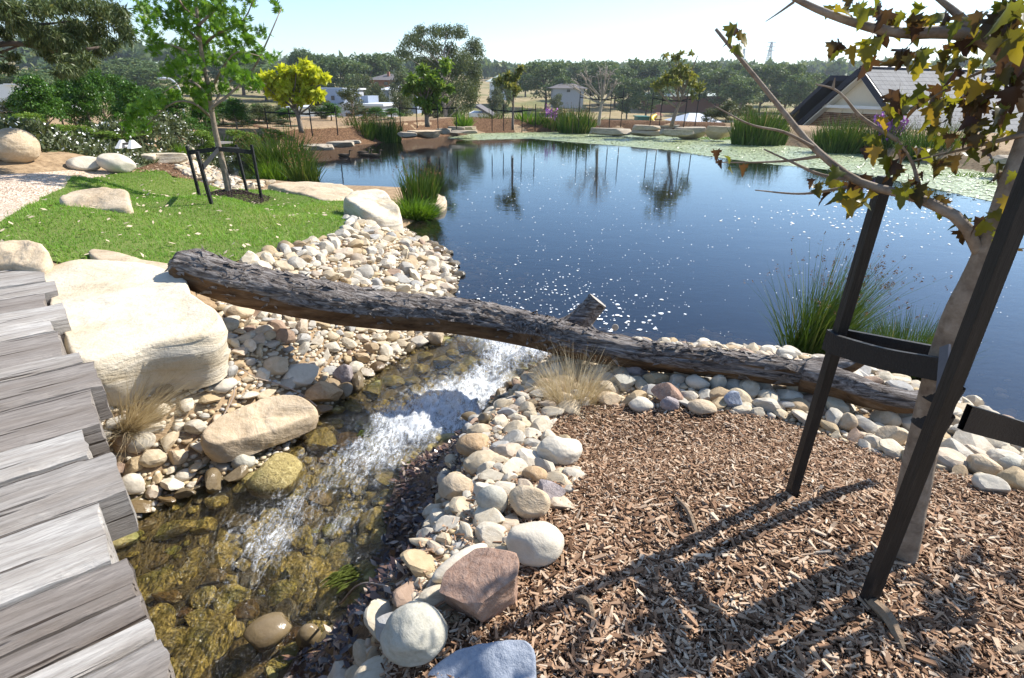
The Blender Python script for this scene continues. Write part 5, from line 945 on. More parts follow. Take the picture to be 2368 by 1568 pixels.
# ------------------------------------------------------------------ near maple with straps and stakes (right foreground)
def leaf_mesh(seed):
    r = np.random.default_rng(seed); prof = [(0, 0), (.05, .10), (-.04, .30), (.14, .26), (.26, .52), (.34, .40), (.46, .46), (.44, .24), (.62, .28), (.66, .16), (.82, .15), (1.0, 0)]
    prof = prof+[(x, -y) for x, y in prof[-2:0:-1]]; pr = np.array(prof)*[1, 1]; pr[:, 1] *= 1.05
    n = len(pr); rib = np.array([(x, 0) for x in (.2, .4, .6, .8)]); z = lambda x, y: -.42*x*x+.9*np.abs(y)**1.2*r.uniform(.5, 1.0)-.1*np.sin(x*9+seed)*np.abs(y)
    pts = [Vector(q) for q in pr]+[Vector(q) for q in rib]; res = delaunay_2d_cdt(pts, [(i, (i+1) % n) for i in range(n)], [list(range(n))], 1, 1e-6); V = np.array([[v.x, v.y] for v in res[0]])
    V = np.column_stack([V, z(V[:, 0], V[:, 1])]); mb = MB(); mb.add(V, np.array([f for f in res[2] if len(f) == 3])); add = np.array([[-.28, 0, .05], [-.14, .008, .01], [0, .008, 0], [0, -.008, 0], [-.14, -.008, .01]]); mb.add(add, [[0, 1, 4], [1, 2, 4], [2, 3, 4]])
    return mb
M['maple'] = leafmat('maple_leaf', [(0, (.055, .028, .022)), (.22, (.075, .042, .024)), (.42, (.085, .075, .020)), (.62, (.115, .135, .020)), (.84, (.20, .20, .025)), (1, (.34, .22, .04))], .55, .4, obj=True, spec=.4)
LM = [leaf_mesh(k).mesh('leaf', M['maple'], True) for k in range(5)]
def maple():
    rng = np.random.default_rng(23); p = PG(2082, 1292); yb = p[1]; o = thing('young_maple', 'young maple with purple-brown and yellow-green leaves tied to black stakes', 'tree', p)
    W_ = lambda u, v, y: D(u, v, y)-p
    tr = [(2082, 1300, yb), (2112, 1130, yb+.01), (2148, 960, yb+.02), (2208, 750, yb+.02), (2278, 590, yb+.02), (2335, 430, yb+.03), (2380, 300, yb+.05), (2420, 150, yb+.06), (2440, -150, yb+.06)]
    pw = spline(np.array([W_(*q) for q in tr]), 60); mb = MB(); w = np.interp(np.linspace(0, 1, 60), [0, .5, .62, 1], [.031, .024, .018, .010]); add_tube(mb, pw, w, k=16, rough=.06); mb.build('trunk', M['barkgrey'], o, smooth=True)
    yt = yb+.02
    BR = [([(2272, 605, yt), (2215, 505, yt+.02), (2130, 462, yt+.06), (1985, 420, yt+.14), (1885, 345, yt+.2), (1800, 245, yt+.26), (1735, 165, yt+.30), (1685, 105, yt+.33), (1655, 68, yt+.35)], .012), ([(1990, 418, yt+.14), (1900, 405, yt+.18), (1830, 375, yt+.2), (1765, 345, yt+.22)], .005), ([(1975, 430, yt+.14), (1860, 448, yt+.18), (1745, 440, yt+.2)], .004), ([(1905, 360, yt+.2), (1820, 372, yt+.24), (1720, 376, yt+.26), (1660, 376, yt+.28)], .004),
        ([(1880, 340, yt+.2), (1810, 305, yt+.2), (1740, 290, yt+.2), (1650, 245, yt+.22)], .004), ([(2075, 325, yt+.1), (1990, 270, yt+.14), (1925, 205, yt+.16), (1885, 195, yt+.18)], .005), ([(2130, 462, yt+.06), (2110, 380, yt+.1), (2075, 322, yt+.1)], .006), ([(1925, 205, yt+.16), (1930, 180, yt+.16)], .0035),
        ([(2378, 250, yt+.03), (2330, 145, yt+.04), (2264, 88, yt+.06), (2188, 74, yt+.08), (2110, 78, yt+.10), (2040, 70, yt+.12), (1960, 48, yt+.14), (1890, 22, yt+.16), (1830, -8, yt+.18), (1780, -40, yt+.2)], .016), ([(1835, 5, yt+.18), (1800, 30, yt+.2), (1770, 50, yt+.22)], .003), ([(2264, 88, yt+.06), (2215, 35, yt+.08), (2160, -10, yt+.1), (2120, -40, yt+.12)], .010), ([(2330, 150, yt+.04), (2260, 170, yt+.1), (2190, 205, yt+.1), (2110, 255, yt+.12)], .004), ([(2370, 310, yt+.02), (2250, 340, yt+.06), (2110, 372, yt+.1)], .005), ([(2420, 150, yt), (2520, 0, yt+.1), (2650, -150, yt+.2)], .012), ([(2400, 220, yt), (2520, 120, yt+.15), (2660, 40, yt+.35)], .010), ([(2440, -100, yt), (2380, -220, yt+.2), (2250, -350, yt+.3)], .01), ([(2400, 250, yt), (2560, 250, yt-.05), (2800, 200, yt-.1)], .01)]
    for path, r0 in BR:
        mb = MB(); add_tube(mb, spline(np.array([W_(*q) for q in path]), 22), r0*.85*np.linspace(1, .42, 22)**1.4, k=8, rough=.08); mb.build('branch', M['barkgrey'], o, smooth=True)
    # leaf sightings: u, v, number, spread, size (picture px)
    CLU = [(1705, 65, 5, 26, 60, .3), (1880, 425, 3, 14, 46, .14), (1665, 365, 3, 14, 42, .26), (1700, 385, 2, 8, 40, .26), (1965, 420, 6, 34, 70, .14), (1985, 470, 5, 36, 76, .12), (1930, 440, 3, 20, 56, .15), (2085, 395, 5, 36, 66, .08), (2110, 440, 4, 30, 74, .06), (2165, 460, 3, 24, 50, .06), (2190, 470, 2, 14, 50, .05), (2055, 330, 5, 40, 66, .1), (2100, 340, 4, 34, 66, .1), (2030, 325, 3, 20, 56, .12), (2200, 350, 6, 44, 62, .06), (2250, 300, 6, 40, 60, .05), (2295, 320, 5, 34, 62, .05), (2330, 300, 4, 34, 60, .03), (2230, 320, 4, 34, 54, .06), (2120, 230, 7, 44, 76, .1), (2155, 215, 5, 34, 70, .1), (2085, 220, 4, 28, 70, .12), (2210, 230, 6, 40, 74, .08), (2250, 240, 6, 40, 72, .06), (2300, 250, 6, 36, 72, .04), (2340, 240, 5, 34, 70, .02), (2280, 205, 5, 40, 66, .05), (2320, 190, 4, 34, 70, .03), (1965, 105, 4, 24, 62, .14), (2000, 110, 3, 20, 64, .12), (2035, 90, 4, 24, 60, .12), (2090, 115, 5, 34, 70, .1), (2120, 125, 4, 26, 66, .1), (2160, 110, 4, 30, 64, .08), (2215, 135, 5, 36, 60, .08), (2260, 130, 4, 34, 60, .06), (1980, 15, 4, 30, 54, .14), (2020, 10, 4, 30, 60, .12), (1930, 22, 2, 14, 54, .15), (2080, 45, 4, 30, 60, .1), (2120, 50, 4, 30, 60, .1), (2150, 25, 4, 26, 60, .1), (2190, 50, 4, 34, 60, .08), (2220, 70, 4, 34, 66, .08), (2260, 60, 4, 34, 70, .06), (2300, 25, 6, 34, 92, .0), (2340, 60, 6, 34, 96, -.04), (2350, 10, 6, 34, 96, -.04), (2355, 120, 4, 30, 80, .0), (2330, 160, 4, 34, 66, .02), (2245, 520, 4, 22, 66, .02), (2290, 500, 4, 26, 66, .0), (2330, 540, 4, 30, 80, -.02), (2350, 470, 4, 26, 62, .0), (2340, 420, 3, 26, 60, .0), (2310, 380, 4, 30, 56, .02), (2180, 290, 3, 30, 56, .08), (2150, 370, 3, 34, 50, .1)]
    for (u, v, n, sp, sz, dy) in CLU:
        for _ in range(n):
            a, b = u+rng.normal(0, sp*.75), v+rng.normal(0, sp*.5); y = yt+dy+rng.normal(0, .025); c = W_(a, b, y); L_ = sz*(y*1.0+.02)/FPX*rng.uniform(.42, .76)
            link('leaf', LM[rng.integers(5)], o, c, (rng.normal(0, .55), rng.normal(1.0, .45), rng.uniform(0, 6.3)), L_)
    for _ in range(85):   # crown outside the picture; its shade falls on the mulch
        c = np.array([rng.uniform(.35, 1.05), rng.uniform(-.25, .45), rng.uniform(.75, 1.45)]); link('leaf', LM[rng.integers(5)], o, c, (rng.normal(0, .5), rng.normal(.9, .45), rng.uniform(0, 6.3)), rng.uniform(.05, .085))
    # stakes
    for (g_, tp_, w) in [((1826, 1150), (2048, 408), .022), ((2003, 1398), (2402, 362), .0225)]:
        g = PG(*g_); tp = D(tp_[0], tp_[1], g[1]); mb = MB(); mb.add(*bar(g-p-[0, 0, .06], tp-p, w, w, (0, 1, 0))); mb.build('stake', M['black'], o)
    g3 = np.array([1.08, 1.28, 0]); g3[2] = Hn(g3); tp = D(2352, 382, 1.28); mb = MB(); bt = D(2120, 1000, 1.28); mb.add(*bar(bt-p, tp-p, .022, .022, (0, 1, 0))); mb.build('stake', M['black'], o)
    mb = MB(); g4 = np.array([1.25, .80, 0]); g4[2] = Hn(g4); mb.add(*bar(g4-p, g4-p+[.02, 0, .85], .045, .045, (0, 1, 0))); mb.build('stake', M['black'], o)
    gy1, gy2 = PG(1826, 1150)[1], PG(2003, 1398)[1]
    def band(pts_, w, th=.005):
        q = spline(np.array(pts_), 14); t_ = unit(np.gradient(q, axis=0)); up = np.array([0, 0, 1.]); s_ = unit(np.cross(t_, up)); V = np.concatenate([q+up*w/2-s_*th, q-up*w/2-s_*th, q-up*w/2+s_*th, q+up*w/2+s_*th]).reshape(4, 14, 3)
        F = []
        for i in range(13):
            for j in range(4): F.append([j*14+i, j*14+i+1, ((j+1) % 4)*14+i+1, ((j+1) % 4)*14+i])
        mb = MB(); mb.add(V.reshape(-1, 3), F); mb.build('strap', M['strap'], o)
    a1 = W_(1925, 795, gy1-.02); a2 = W_(2178, 855, yb-.03); band([a1, .5*a1+.5*a2+[0, 0, -.006], a2], .045)
    a1b = W_(1935, 780, gy1+.03); a2b = W_(2185, 830, yb+.05); band([a1b, .5*a1b+.5*a2b, a2b], .045)
    c1 = W_(1928, 790, gy1); mb = MB(); mb.add(*box(c1, .029, .029, .048, rotz(.1))); mb.build('strap_loop', M['strap'], o)
    for v_, yy in ((905, .0), (968, .0)):
        c = W_(2172-(v_-905)*.35+6, v_, yb+.015); mb = MB(); add_tube(mb, np.array([c-[.004, 0, .02], c+[.004, 0, .02]]), [.030, .030], k=18, cap=False); mb.build('strap_loop', M['strap'], o)
    b1 = W_(2230, 965, gy2+.02); b2 = W_(2420, 1020, gy2+.1); b3 = W_(2560, 1060, gy2+.1); band([b1, b2, b3], .05)
    s1, s2 = W_(2185, 800, yb-.03), W_(2170, 985, gy2-.0); q = np.array([s1, .5*s1+.5*s2, s2]); mb = MB(); mb.add(*bar(s1, s2, .022, .004, (1, 0, 0))); mb.build('strap', plain('grey_webbing', (.10, .105, .125), .6, .2, 100), o)
maple()
# ------------------------------------------------------------------ hedge, columnar trees and shrubs on the left
for k, (u, vt, w, r) in enumerate([(84, 188, 120, 12.2), (150, 190, 80, 13.5), (185, 182, 90, 12.6), (225, 176, 84, 13.4), (300, 200, 90, 12.2), (330, 215, 80, 13.5), (265, 186, 84, 14.5), (395, 228, 84, 14.0), (455, 222, 70, 15), (40, 225, 90, 13), (118, 215, 90, 13.4), (360, 220, 80, 14.8), (530, 240, 70, 16)]):
    tree_px('upright_tree', GC[k % 2], u, vt-14, w, r, '%s upright glossy green tree from the left behind the daisy hedge' % ordn[k], group='upright trees behind the daisy hedge')
for k, (u, vt, w, r, nm) in enumerate([(15, 262, 110, 11.2, 'lime'), (70, 285, 90, 10.6, 'lime'), (130, 288, 90, 11.2, 'lime'), (200, 300, 90, 11.2, 'lime'), (265, 306, 80, 11.4, 'lime'), (440, 296, 60, 13, 'lime'), (530, 300, 60, 14.5, 'lime'), (560, 302, 50, 14.5, 'lime'), (610, 298, 50, 15.5, 'lime'), (30, 225, 90, 14, 'olive'), (545, 262, 64, 17, 'olive'), (600, 240, 50, 18, 'olive'), (490, 262, 60, 17, 'olive'), (360, 262, 70, 15, 'olive'), (420, 270, 50, 16, 'olive'), (520, 285, 60, 17.5, 'olive'), (575, 270, 70, 18.5, 'olive'), (630, 275, 60, 18, 'olive'), (650, 290, 60, 17, 'olive'), (460, 280, 60, 16, 'olive')]):
    pr = (GL if nm == 'lime' else GO)[k % 2]; tree_px('shrub', pr, u, vt, w, r, '%s %s shrub from the left in the band beyond the path' % (ordn[k if nm == 'lime' else k-9], 'light green' if nm == 'lime' else 'grey-green'), cat='shrub', group='shrubs beyond the path')
for k, (u, vt, w, r) in enumerate([(500, 235, 66, 18), (545, 240, 60, 18.5), (585, 240, 66, 19), (625, 245, 60, 19.5), (655, 250, 66, 19), (735, 245, 50, 21), (757, 238, 66, 20), (810, 198, 60, 24), (835, 250, 44, 21), (865, 248, 60, 20), (900, 250, 56, 21), (925, 215, 50, 30), (735, 225, 50, 25), (1000, 262, 40, 22), (1690, 235, 50, 27), (1655, 250, 40, 27), (1735, 245, 46, 27)]):
    tree_px('bank_shrub', (GC if k in (0, 2, 4, 6, 9, 10) else GO)[k % 2], u, vt, w, r, '%s shrub from the left of the row behind the far bank' % ordn[k], cat='shrub', group='shrubs behind the far bank')
for k, (u, vt, w, r, lb) in enumerate([(1143, 210, 40, 75, 'small round dark tree alone on the dry field'), (1290, 222, 34, 90, 'small grey-green bush on the dry field'), (930, 175, 60, 70, 'bushy tree beside the brick house'), (840, 178, 60, 75, 'lighter tree left of the brick house'), (875, 200, 46, 62, 'dark shrub in front of the brick house'), (1162, 178, 50, 85, 'dense dark green tree by the pale-roofed house'), (645, 228, 40, 52, 'short dark tree behind the golden tree')]):
    tree_px('field_tree', GO[k % 2] if k != 5 else GP[0], u, vt-4, w, r, lb)
# daisy bed: white-flowered ground cover
M['daisyleaf'] = M['pear']; M['daisy'] = plain('white_petal', (.78, .78, .74), .7, .1, 40)
DB = np.array([at_r(u, v, r)[:2] for u, v, r in [(-120, 330, 8.6), (60, 345, 8.9), (200, 350, 9.4), (300, 345, 10), (400, 330, 11.3), (500, 322, 12.8), (560, 318, 13.6), (560, 300, 15.5), (420, 310, 14), (280, 320, 12.6), (100, 320, 11.5), (-120, 320, 11)]])
rng = np.random.default_rng(51); lo, hi = DB.min(0), DB.max(0); q = rng.uniform(lo, hi, (60000, 2)); q = q[sdf(DB, q[:, 0], q[:, 1]) < 0][:16000]; n = len(q); hh = .28*(1+.5*fbm(np.column_stack([q*1.2, 0*q[:, 0]]), 3))*sm(0, .5, -sdf(DB, q[:, 0], q[:, 1])); C = np.column_stack([q, H(q[:, 0], q[:, 1])+hh*np.sqrt(rng.uniform(0, 1, n))])
V, F, r = leaves(C, .10, .04, rng, -.6); MB().add(V, F, r).build('ground_cover', M['olive'], kind='stuff', label='low grey-green foliage of the daisy bed beyond the path')
k = rng.choice(n, 1500, replace=False); mb = MB(); C2 = C[k]; C2[:, 2] = H(C2[:, 0], C2[:, 1])+hh[k]+.03; a = np.linspace(0, 2*np.pi, 6, endpoint=False); rad = rng.uniform(.009, .018, len(k)); tl = rng.normal(0, .5, (len(k), 2))
vx = rad[:, None]*np.cos(a); vy = rad[:, None]*np.sin(a); mb.add(np.stack([C2[:, :1]+vx, C2[:, 1:2]+vy, C2[:, 2:]+vx*tl[:, :1]+vy*tl[:, 1:]], -1), np.arange(len(k)*6).reshape(-1, 6)); mb.build('daisies', M['daisy'], kind='stuff', label='white daisies dotted over the bed beyond the path')

# ------------------------------------------------------------------ boardwalk and white barrier by the inlet
M['board'] = plain('grey_board', (.20, .185, .17), .9, .3, 25, .4)
bw = thing('boardwalk', 'low grey timber boardwalk curving past the inlet', 'boardwalk', P(430, 335, .58)); o0 = np.array(bw.location)
ctr = spline(np.array([P(318, 345, .46), P(350, 342, .44), P(400, 338, .40), P(440, 335, .37), P(480, 332, .35), P(520, 329, .33)]), 40); tn = unit(np.gradient(ctr, axis=0)); 
bm0 = MB().add(*box((0, 0, 0), 1, 1, 1)).mesh('plank', M['board'])
for i_ in range(40):
    d = np.linalg.norm(ctr[min(i_+1, 39)]-ctr[max(i_-1, 0)])/2; link('plank', bm0, bw, ctr[i_]-o0, (0, 0, math.atan2(tn[i_, 1], tn[i_, 0])), (d*.98, .34, .035))
wb = thing('white_barrier', 'small white trestle with a grey board on the dirt by the boardwalk', 'trestle', P(297, 342, .60)); M['whitep'] = plain('white_paint', (.78, .78, .77), .5, .06, 20)
s_ = dep(np.array(wb.location))/FPX
for x in (-14, 14):
    mb = MB(); w = 5*s_; h_ = 17*s_; sl = -2.5*s_*np.sign(x); V = np.array([[x*s_-w, -.12, 0], [x*s_+w, -.12, 0], [x*s_+w*.6+sl, -.02, h_], [x*s_-w*.6+sl, -.02, h_], [x*s_-w, .12, 0], [x*s_+w, .12, 0], [x*s_+w*.6+sl, .02, h_], [x*s_-w*.6+sl, .02, h_]]); mb.add(V, [[0, 1, 2, 3], [5, 4, 7, 6], [1, 5, 6, 2], [4, 0, 3, 7], [3, 2, 6, 7], [0, 4, 5, 1]]); mb.build('leg', M['whitep'], wb)
mb = MB(); mb.add(*box((0, 0, 9*s_), 26*s_, .05, 5*s_)); mb.build('board', M['board'], wb); mb = MB(); mb.add(*box((0, 0, 2*s_), 24*s_, .05, 2*s_)); mb.build('rail', M['whitep'], wb)

# ------------------------------------------------------------------ ducks
M['duck'] = plain('brown_duck', (.12, .085, .055), .7, .5, 90); M['bill'] = plain('dark_bill', (.05, .045, .04), .4, .2, 40)
rng = np.random.default_rng(9)
def duck(u, v, face, label, k):
    p = P(u, v, 0.0); s_ = 30*dep(p)/FPX; o = thing('duck', label, 'duck', p, 0, 'ducks on the pond')
    pth = spline(np.array([(-.55, 0, .14), (-.40, 0, .09), (-.1, 0, .08), (.2, 0, .09), (.34, 0, .16), (.37, 0, .28), (.38, 0, .40), (.44, 0, .47), (.52, 0, .46)])*[face, 1, 1]*s_, 34); rad = np.interp(np.linspace(0, 1, 34), [0, .1, .35, .5, .62, .72, .82, .92, 1], [.02, .09, .155, .15, .09, .055, .05, .065, .02])*s_
    mb = MB(); add_tube(mb, pth, rad, k=14); mb.build('body', M['duck'], o, smooth=True)
    mb = MB(); e = np.array([.52*face, 0, .455])*s_; V, F = ico(2); mb.add(V*np.array([.075, .03, .018])*s_+e+[.05*face*s_, 0, 0], F); mb.build('bill', M['bill'], o, smooth=True)
    for sy in (-1, 1):
        V, F = ico(3); V = V*np.array([.30, .035, .09])*s_; V[:, 2] += .12*V[:, 0]*-face; mb = MB(); mb.add(V+np.array([-.12*face, sy*.13, .12])*s_, F); mb.build('wing', M['duck'], o, smooth=True)
duck(798, 362, 1, 'duck swimming alone, left of the other three', 0); duck(842, 356, 1, 'duck at the back of the close group of three', 1); duck(848, 361, 1, 'duck at the front left of the close group of three', 2); duck(868, 362, 1, 'rightmost duck of the close group of three', 3)

# ------------------------------------------------------------------ buildings
M['tile'] = None
t = NT('grey_roof_tile'); n = t.noise(t.co(), 8, 4); M['tile'] = t.done(t.pbr(t.mix(t.rnd(), t.mix(n, (.075, .08, .09), (.10, .105, .115)), (.13, .135, .145)), .75, None, .3))
M['navy'] = plain('navy_trim', (.018, .022, .04), .5, .2, 10); M['cream'] = plain('cream_render', (.66, .60, .48), .8, .06, 4); M['whitetrim'] = plain('white_trim', (.74, .73, .70), .6, .06, 9)
t = NT('brown_brick'); M['brick'] = t.done(t.pbr(t.ramp(t.attr(), [(0, (.10, .055, .035)), (.5, (.19, .105, .065)), (1, (.30, .185, .115))]), .9, None, .2)); M['mortar'] = plain('mortar', (.36, .32, .28), .9, .15, 30)
M['glass'] = plain('dark_glass', (.03, .04, .05), .1, .2, 3, spec=.6)
def gable_house():
    y0 = 30.; A = D(1990, 158, y0); E = D(1954, 306, y0); ax = unit(np.array([.964, .265])); ac = np.array([ax[1], -ax[0]])      # ridge direction; across, towards the viewer
    zr, ze = A[2], E[2]; g = np.array([(A[0]+E[0])/2, y0]); hw = 3.7; Lr = 15.0; gz = Hn(g)
    o = thing('gable_house', 'house with grey tiled roof, cream gable and navy trim on the right', 'house', (g[0], g[1], 0)); R = np.array([[ax[0], ac[0]], [ax[1], ac[1]]])
    W_ = lambda a, c, z: np.array([ax[0]*a+ac[0]*c, ax[1]*a+ac[1]*c, z])
    slope = (zr-ze)/hw; zb = gz-.5
    # walls under the roof
    mb = MB(); pts = [W_(.45, -hw+.3, zb), W_(.45, hw-.3, zb), W_(.45, hw-.3, ze+.1), W_(.45, 0, zr-.28), W_(.45, -hw+.3, ze+.1)]; bk = [q+np.array([ax[0], ax[1], 0])*(Lr-1) for q in pts]
    mb.add(np.array(pts+bk), np.zeros((0, 4), int)); mb.f += [np.array([[4, 3, 2, 1, 0]]), np.array([[5, 6, 7, 8, 9]]), np.array([[0, 1, 6, 5], [1, 2, 7, 6], [4, 0, 5, 9]])]; wall = mb.build('wall', M['cream'], o)
    # brick courses on the lower gable (real bricks)
    mb = MB(); rng = np.random.default_rng(3); zt = ze+.95; nb = int((zt-zb)/.085)
    for r_ in range(nb):
        z = zb+.085*r_
        lim = hw-.35 if z < ze else (hw-.35)-(z-ze)/slope
        for c in np.arange(-lim, lim-.2, .24): mb.add(*box(W_(.43, c+.115+(.12 if r_ % 2 else 0), z+.04), .05, .225, .072, np.column_stack([[ax[0], ax[1], 0], [ac[0], ac[1], 0], [0, 0, 1]])), r=rng.uniform())
    mb.build('bricks', M['brick'], wall, kind='stuff')
    # roof planes and tiles
    for sgn in (1, -1):
        mb = MB(); q = [W_(0, 0, zr), W_(Lr, 0, zr), W_(Lr, sgn*(hw+.5), zr-slope*(hw+.5)), W_(0, sgn*(hw+.5), zr-slope*(hw+.5))]; q2 = [x-[0, 0, .10] for x in q]; mb.add(np.array(q+q2), [[0, 1, 2, 3], [7, 6, 5, 4], [0, 3, 7, 4], [1, 5, 6, 2], [3, 2, 6, 7], [0, 4, 5, 1]]); rf = mb.build('roof', M['navy'], o)
        if sgn == 1:
            sl = math.hypot(hw+.5, slope*(hw+.5)); dn = unit(W_(0, 1, -slope)); nn = unit(np.cross(np.array([ax[0], ax[1], 0]), dn)); nn = nn*np.sign(nn[2]); TL, TW = .30, .30; tm = MB(); tm.add(*box((0, 0, 0), .294, .32, .016)); tme = tm.mesh('tile', M['tile']); rest = MB(); cnt = 0
            Rm = Matrix(np.column_stack([[-ax[0], -ax[1], 0], dn, nn]).tolist()); tilt = Matrix.Rotation(.02, 3, 'X'); eu = (Rm@tilt).to_euler(); Rn = np.array(Rm@tilt)
            pos = [(a, r_) for r_ in range(int(sl/TL)) for a in range(int(Lr/TW))]; pos.sort(key=lambda t_: t_[0]+.2*t_[1])
            for a, r_ in pos:
                c = W_(.1, 0, zr)+np.array([ax[0], ax[1], 0])*(.15+a*TW)+dn*(.16+r_*TL)+nn*.022
                if cnt < 290: link('tile', tme, rf, c, eu); cnt += 1
                else: rest.add(*box(c, .294, .32, .016, Rn))
            rest.build('tile_courses', M['tile'], rf, kind='stuff')
    mb = MB(); add_tube(mb, np.array([W_(-.02, 0, zr+.03), W_(Lr, 0, zr+.03)]), [.09, .09], k=10); mb.build('ridge_cap', M['navy'], o)
    for sgn in (1, -1): mb = MB(); mb.add(*bar(W_(-.05, 0, zr-.10), W_(-.05, sgn*(hw+.55), zr-.10-slope*(hw+.55)), .07, .28)); mb.build('bargeboard', M['navy'], o)
    for sgn in (1, -1): mb = MB(); mb.add(*bar(W_(.22, 0, zr-.34), W_(.22, sgn*(hw+.3), zr-.34-slope*(hw+.3)), .40, .05)); mb.build('soffit', M['whitetrim'], o)
    mb = MB(); mb.add(*bar(W_(.10, 0, zr-.2), W_(.10, 0, zr-1.75), .09, .09)); mb.build('king_post', M['whitetrim'], o)
    zc = zr-1.75; cw = 1.75/slope-.1; mb = MB(); mb.add(*bar(W_(.10, -cw, zc), W_(.10, cw, zc), .09, .14)); mb.build('collar_beam', M['whitetrim'], o)
    # rear wing with its dark slope facing the gums
    mb = MB(); z2 = zr-.30; q = [W_(-.6, -1.2, z2), W_(3, -1.2, z2), W_(3, -hw-2.2, z2-slope*(hw+1.0)), W_(-.6, -hw-2.2, z2-slope*(hw+1.0))]; q2 = [x-[0, 0, .25] for x in q]; mb.add(np.array(q+q2), [[0, 1, 2, 3], [7, 6, 5, 4], [0, 3, 7, 4], [1, 5, 6, 2], [3, 2, 6, 7], [0, 4, 5, 1]]); mb.build('wing_roof', M['navy'], o)
gable_house()
M['greywall'] = plain('grey_render', (.34, .36, .40), .8, .08, 3); M['bluegrey'] = plain('blue_grey_panel', (.22, .26, .33), .7, .1, 3); M['paleroof'] = plain('pale_metal_roof', (.58, .60, .62), .45, .08, 3); M['slateroof'] = plain('dark_tile_roof', (.12, .11, .11), .8, .2, 20); M['redbrick'] = plain('red_brick_wall', (.25, .12, .08), .9, .25, 6); M['whitewall'] = plain('white_wall', (.78, .78, .78), .7, .04, 3); M['tank'] = plain('cream_tank', (.60, .55, .45), .6, .1, 5); M['greenroof'] = plain('pale_green_roof', (.42, .47, .42), .5, .1, 4)
def px_box(o, name, u0, u1, v0, v1, y, dpt, m, parent=None):     # a real box standing y metres away
    a, b = D(u0, v1, y), D(u1, v0, y); c = np.array([(a[0]+b[0])/2, y+dpt/2, (a[2]+b[2])/2]); mb = MB(); mb.add(*box(c-np.array(o.location), abs(b[0]-a[0]), dpt, abs(b[2]-a[2]))); return mb.build(name, m, parent or o)
def hip(o, u0, u1, vt, ve, y, dpt, m, over=.4, name='roof'):
    a, b = D(u0, ve, y), D(u1, ve, y); zt = D((u0+u1)/2, vt, y+dpt/2)[2]; w = b[0]-a[0]; L0 = np.array(o.location); i_ = min(dpt/2, w*.35)
    V = np.array([[a[0]-over, y-over, a[2]], [b[0]+over, y-over, a[2]], [b[0]+over, y+dpt+over, a[2]], [a[0]-over, y+dpt+over, a[2]], [a[0]+i_, y+dpt/2, zt], [b[0]-i_, y+dpt/2, zt]])-L0; mb = MB(); mb.add(V, [[0, 1, 5, 4], [2, 3, 4, 5]]); mb.f.append(np.array([[1, 2, 5], [3, 0, 4], [0, 2, 1], [0, 3, 2]])); return mb.build(name, m, o)
def house(name, label, u, y, cat='house'): b = D(u, 230, y); return thing(name, label, cat, (b[0], y, Hn(b)))
h = house('modern_house', 'grey flat-roofed modern house beyond the far bank', 780, 40)
for q in [('wall', 738, 788, 205, 330, 41, 6, 'greywall'), ('roof_slab', 734, 792, 203, 206.5, 40.9, 6.4, 'paleroof'), ('wall', 762, 792, 205, 330, 39, 4, 'bluegrey'), ('wall', 790, 882, 244, 340, 37, 5, 'greywall'), ('roof_slab', 786, 886, 241, 245, 36.8, 5.4, 'paleroof'), ('wall', 835, 850, 222, 246, 39, 3, 'bluegrey'), ('wall', 660, 730, 250, 330, 35, 5, 'whitewall'), ('roof_slab', 655, 735, 248, 251, 34.8, 5.3, 'paleroof')]: px_box(h, q[0], *q[1:7], M[q[7]])
for q in [(744, 758, 217, 224, 40.95), (766, 772, 222, 232, 38.95), (800, 815, 262, 276, 36.95), (840, 858, 262, 276, 36.95)]:
    w = px_box(h, 'window', *q, .1, M['glass'])
h = house('brick_house', 'red brick house with a dark hipped roof on the hill', 893, 95)
px_box(h, 'wall', 857, 930, 185, 250, 95, 8, M['redbrick']); hip(h, 855, 932, 171, 185, 95, 8, M['slateroof'], .6)
for q in [(866, 874), (888, 896), (908, 924)]: px_box(h, 'window', q[0], q[1], 190, 197, 94.9, .3, M['glass'])
px_box(h, 'chimney', 895, 899, 166, 178, 97, .8, M['redbrick']); px_box(h, 'balcony', 900, 932, 196, 200, 93.6, 1.2, M['whitetrim'])
h = house('shed', 'long blue-grey shed with a pale metal roof below the brick house', 920, 75); px_box(h, 'wall', 877, 962, 208, 262, 75, 7, M['bluegrey']); hip(h, 874, 966, 197, 208, 75, 7, M['paleroof'], .3)
for u in (885, 925, 945): px_box(h, 'door', u, u+8, 214, 236, 74.9, .2, M['greywall'])
h = house('water_tank', 'round cream water tank standing against the shed', 910, 72, 'water tank'); p0 = D(910, 222, 72); r_ = 9.5*72/FPX; mb = MB(); zc = D(910, 230, 72)[2]; zt = D(910, 213, 72)[2]; add_tube(mb, np.array([[p0[0], 72, zc-1], [p0[0], 72, zt]])-np.array(h.location), [r_, r_], k=24); mb.build('tank_wall', M['tank'], h); mb = MB(); add_tube(mb, np.array([[p0[0], 72, zt], [p0[0], 72, zt+.35]])-np.array(h.location), [r_*1.03, .1], k=24); mb.build('tank_roof', M['tank'], h)
h = house('small_gable_building', 'pale building with a slanted dark roof edge right of the tall eucalypt', 1105, 36); px_box(h, 'wall', 1085, 1130, 262, 330, 36, 4, M['whitewall'])
a, b = D(1100, 246, 35.8)-np.array(h.location), D(1140, 270, 35.8)-np.array(h.location); mb = MB(); mb.add(*bar(a+[0, 2, 0], b+[0, 2, 0], 4.4, .12)); mb.build('roof', M['slateroof'], h); px_box(h, 'window', 1098, 1106, 272, 280, 35.95, .1, M['glass'])
h = house('field_house', 'low house with a pale green roof under the gums behind the saplings', 1545, 112)
px_box(h, 'wall', 1502, 1680, 222, 266, 112, 9, M['redbrick']); hip(h, 1498, 1600, 206, 222, 112, 9, M['greenroof'], .5); hip(h, 1590, 1684, 210, 222, 111, 9, M['greenroof'], .5)
